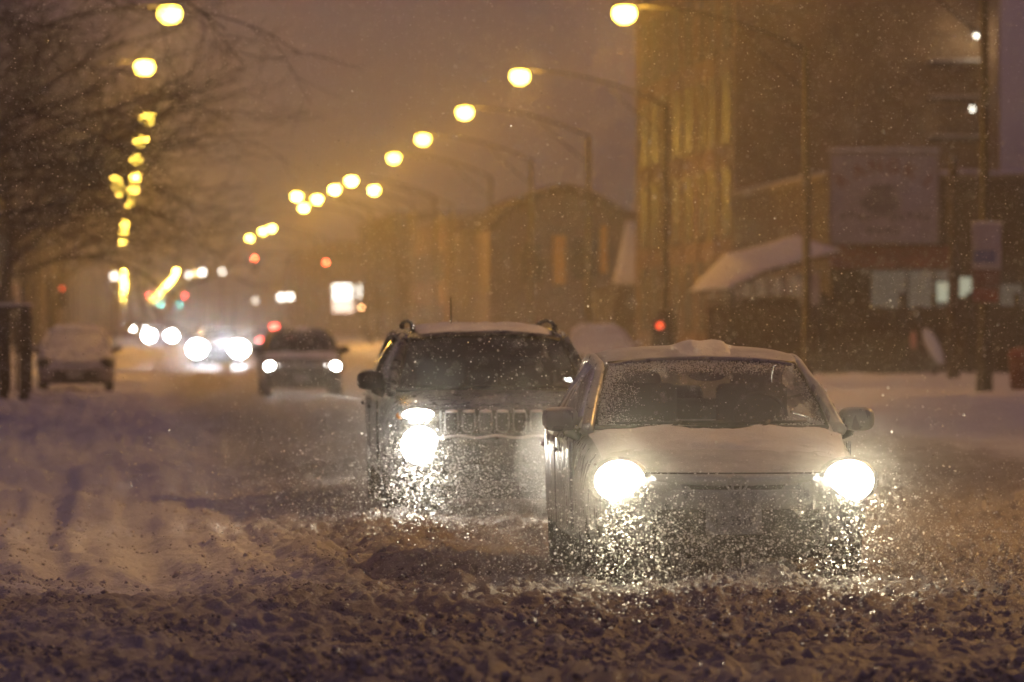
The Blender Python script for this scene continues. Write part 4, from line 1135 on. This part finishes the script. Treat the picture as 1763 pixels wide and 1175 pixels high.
def bigger_lens(o, k):
    for ch in o.children:
        if ch.name.startswith('lens'):
            me_ = ch.data = ch.data.copy(); cc = sum((v.co for v in me_.vertices), Vector()) / len(me_.vertices)
            for v in me_.vertices: v.co = cc + (v.co - cc) * k
        bigger_lens(ch, k)
# departing car with its brake lights on
dep = variant(sed, (6.45 + .0, 243, 0), 'car driving away with three red brake lights in a triangle', {M['silver']: M['charcoal'], M['e_head']: M['trim'], M['redpaint']: M['e_tail']}, rz=math.pi, name='departing_car')
bigger_lens(c0_, .62); bigger_lens(c1_, 2.2); bigger_lens(c2_, 2.4)  # cool headlamp lenses oversized, their glare is built into the shape
hb = MB(); hb.box((0, 3.45, 1.40), (.3, .1, .08)); hb.build('high_brake_lamp', M['e_tail'], dep)
pk = variant(sed, (-1.02, 129, 0), 'parked car buried in snow at the left kerb', {M['silver']: M['snowed'], M['e_head']: M['trim'], M['glass']: M['capsnow'], M['sideglass']: M['darkglasswin']}, name='parked_car', group='snow-covered parked cars')
pk2 = variant(sed, (12.3, 144, 0), 'snow-covered parked car showing between the SUV roof and the silver sedan', {M['silver']: M['snowed'], M['e_head']: M['trim'], M['glass']: M['capsnow'], M['sideglass']: M['darkglasswin']}, name='parked_car', group='snow-covered parked cars')
for k_, c_ in enumerate((pk, pk2)):
    roof_snow(c_, rof, SEDAN, .10, [], 20 + k_); bonnet_snow(c_, SEDAN, .10, .1, 1.3, 22 + k_)

# ------------------------------------------------------------------ falling snow, spray and haze
def flakes(name, x0, x1, y0, y1, z0, z1, n, r0, r1, p=2.0, label=None):
    pos = np.stack([x0 + rng.random(n)*(x1-x0), y0 + rng.random(n)*(y1-y0), z0 + rng.random(n)*(z1-z0)], -1)
    rad = r0 + rng.random(n)**p*(r1-r0)
    o = poly_cloud(name, pos, rad, M['flake'], HV, HF, .5); return o
flakes('falling_snow', -3.5, 11, 10, 62, 0, 5.5, 190000, .0018, .0050)
flakes('falling_snow', -5, 18, 62, 130, 0, 9, 60000, .004, .009)
def spray(cx, y0, depth, width, zmax, n, r0, r1, seeds):
    P_ = []
    for (sx, w_, zc, zs, k) in seeds:
        m_ = int(n * k)
        y = y0 - np.abs(rng.normal(0, depth, m_)); x = cx + sx + rng.normal(0, w_, m_) ; z = np.abs(rng.normal(zc, zs, m_))
        P_.append(np.stack([x, y, np.minimum(z, zmax + rng.random(m_)*.2)], -1))
    pos = np.concatenate(P_); rad = r0 + rng.random(len(pos))**2.5*(r1-r0)
    poly_cloud('snow_spray', pos, rad, M['flake'], HV, HF, .5)
spray(3.72, 33.9, 2.6, 1, .85, 15000, .0020, .0078, ((-.70, .42, .32, .20, .36), (.76, .55, .30, .20, .34), (0, .95, .16, .16, .30)))
spray(3.05, 45.1, 3.2, 1, .9, 13000, .0022, .0078, ((-.72, .42, .34, .22, .40), (.3, .7, .3, .22, .35), (-1.6, .8, .32, .24, .25)))

def fine(cx, y0, n):
    m_ = n; pos = np.stack([cx + rng.normal(0, 1.15, m_), y0 - np.abs(rng.normal(0, 2.6, m_)), np.abs(rng.normal(.12, .30, m_))], -1)
    poly_cloud('snow_spray', pos, .0010 + rng.random(m_) * .0018, M['flake'], HV, HF, .5)
fine(3.72, 34.1, 26000); fine(3.0, 45.3, 26000)
def puff(c, r, dens, name='glow_mist', aniso=.55):
    b = MB(); b.ellip(c, r, 28, 16); o = b.build(name, vol_mat('mist_volume', dens, (1, 1, 1), aniso), None, True)
    tag(o, kind='stuff'); return o
puff((3.03, 33.4, .64), (1.15, 1.4, .9), .042, aniso=.86)  # mist volumes added at both sedan headlamps to give them a halo
puff((4.42, 33.4, .64), (1.15, 1.4, .9), .038, aniso=.86)
puff((2.38, 44.5, .62), (1.1, 1.3, .85), .014, aniso=.86)  # added for the halo of the SUV's left lamps
puff((3.3, 191, .6), (3.2, 5, 2.0), .0035, aniso=.86)  # added for the glow around the blue-white headlights
puff((3.6, 44.6, .45), (1.1, 1.2, .6), .015)  # added to glow near the SUV's hidden lamp
puff((3.42, 44.1, .50), (.38, .7, .42), .26, aniso=.6)  # dense mist added for the lamp glow between the two cars
puff((1.6, 52, .4), (1.3, 6, .9), .02)

hz = MB(); hz.bx(-390, 390, -58, 2560, -2.0, 34.0)
ho = hz.build('haze', vol_mat('haze_volume', .0016, (1, .97, .93), .70)); tag(ho, kind='stuff')
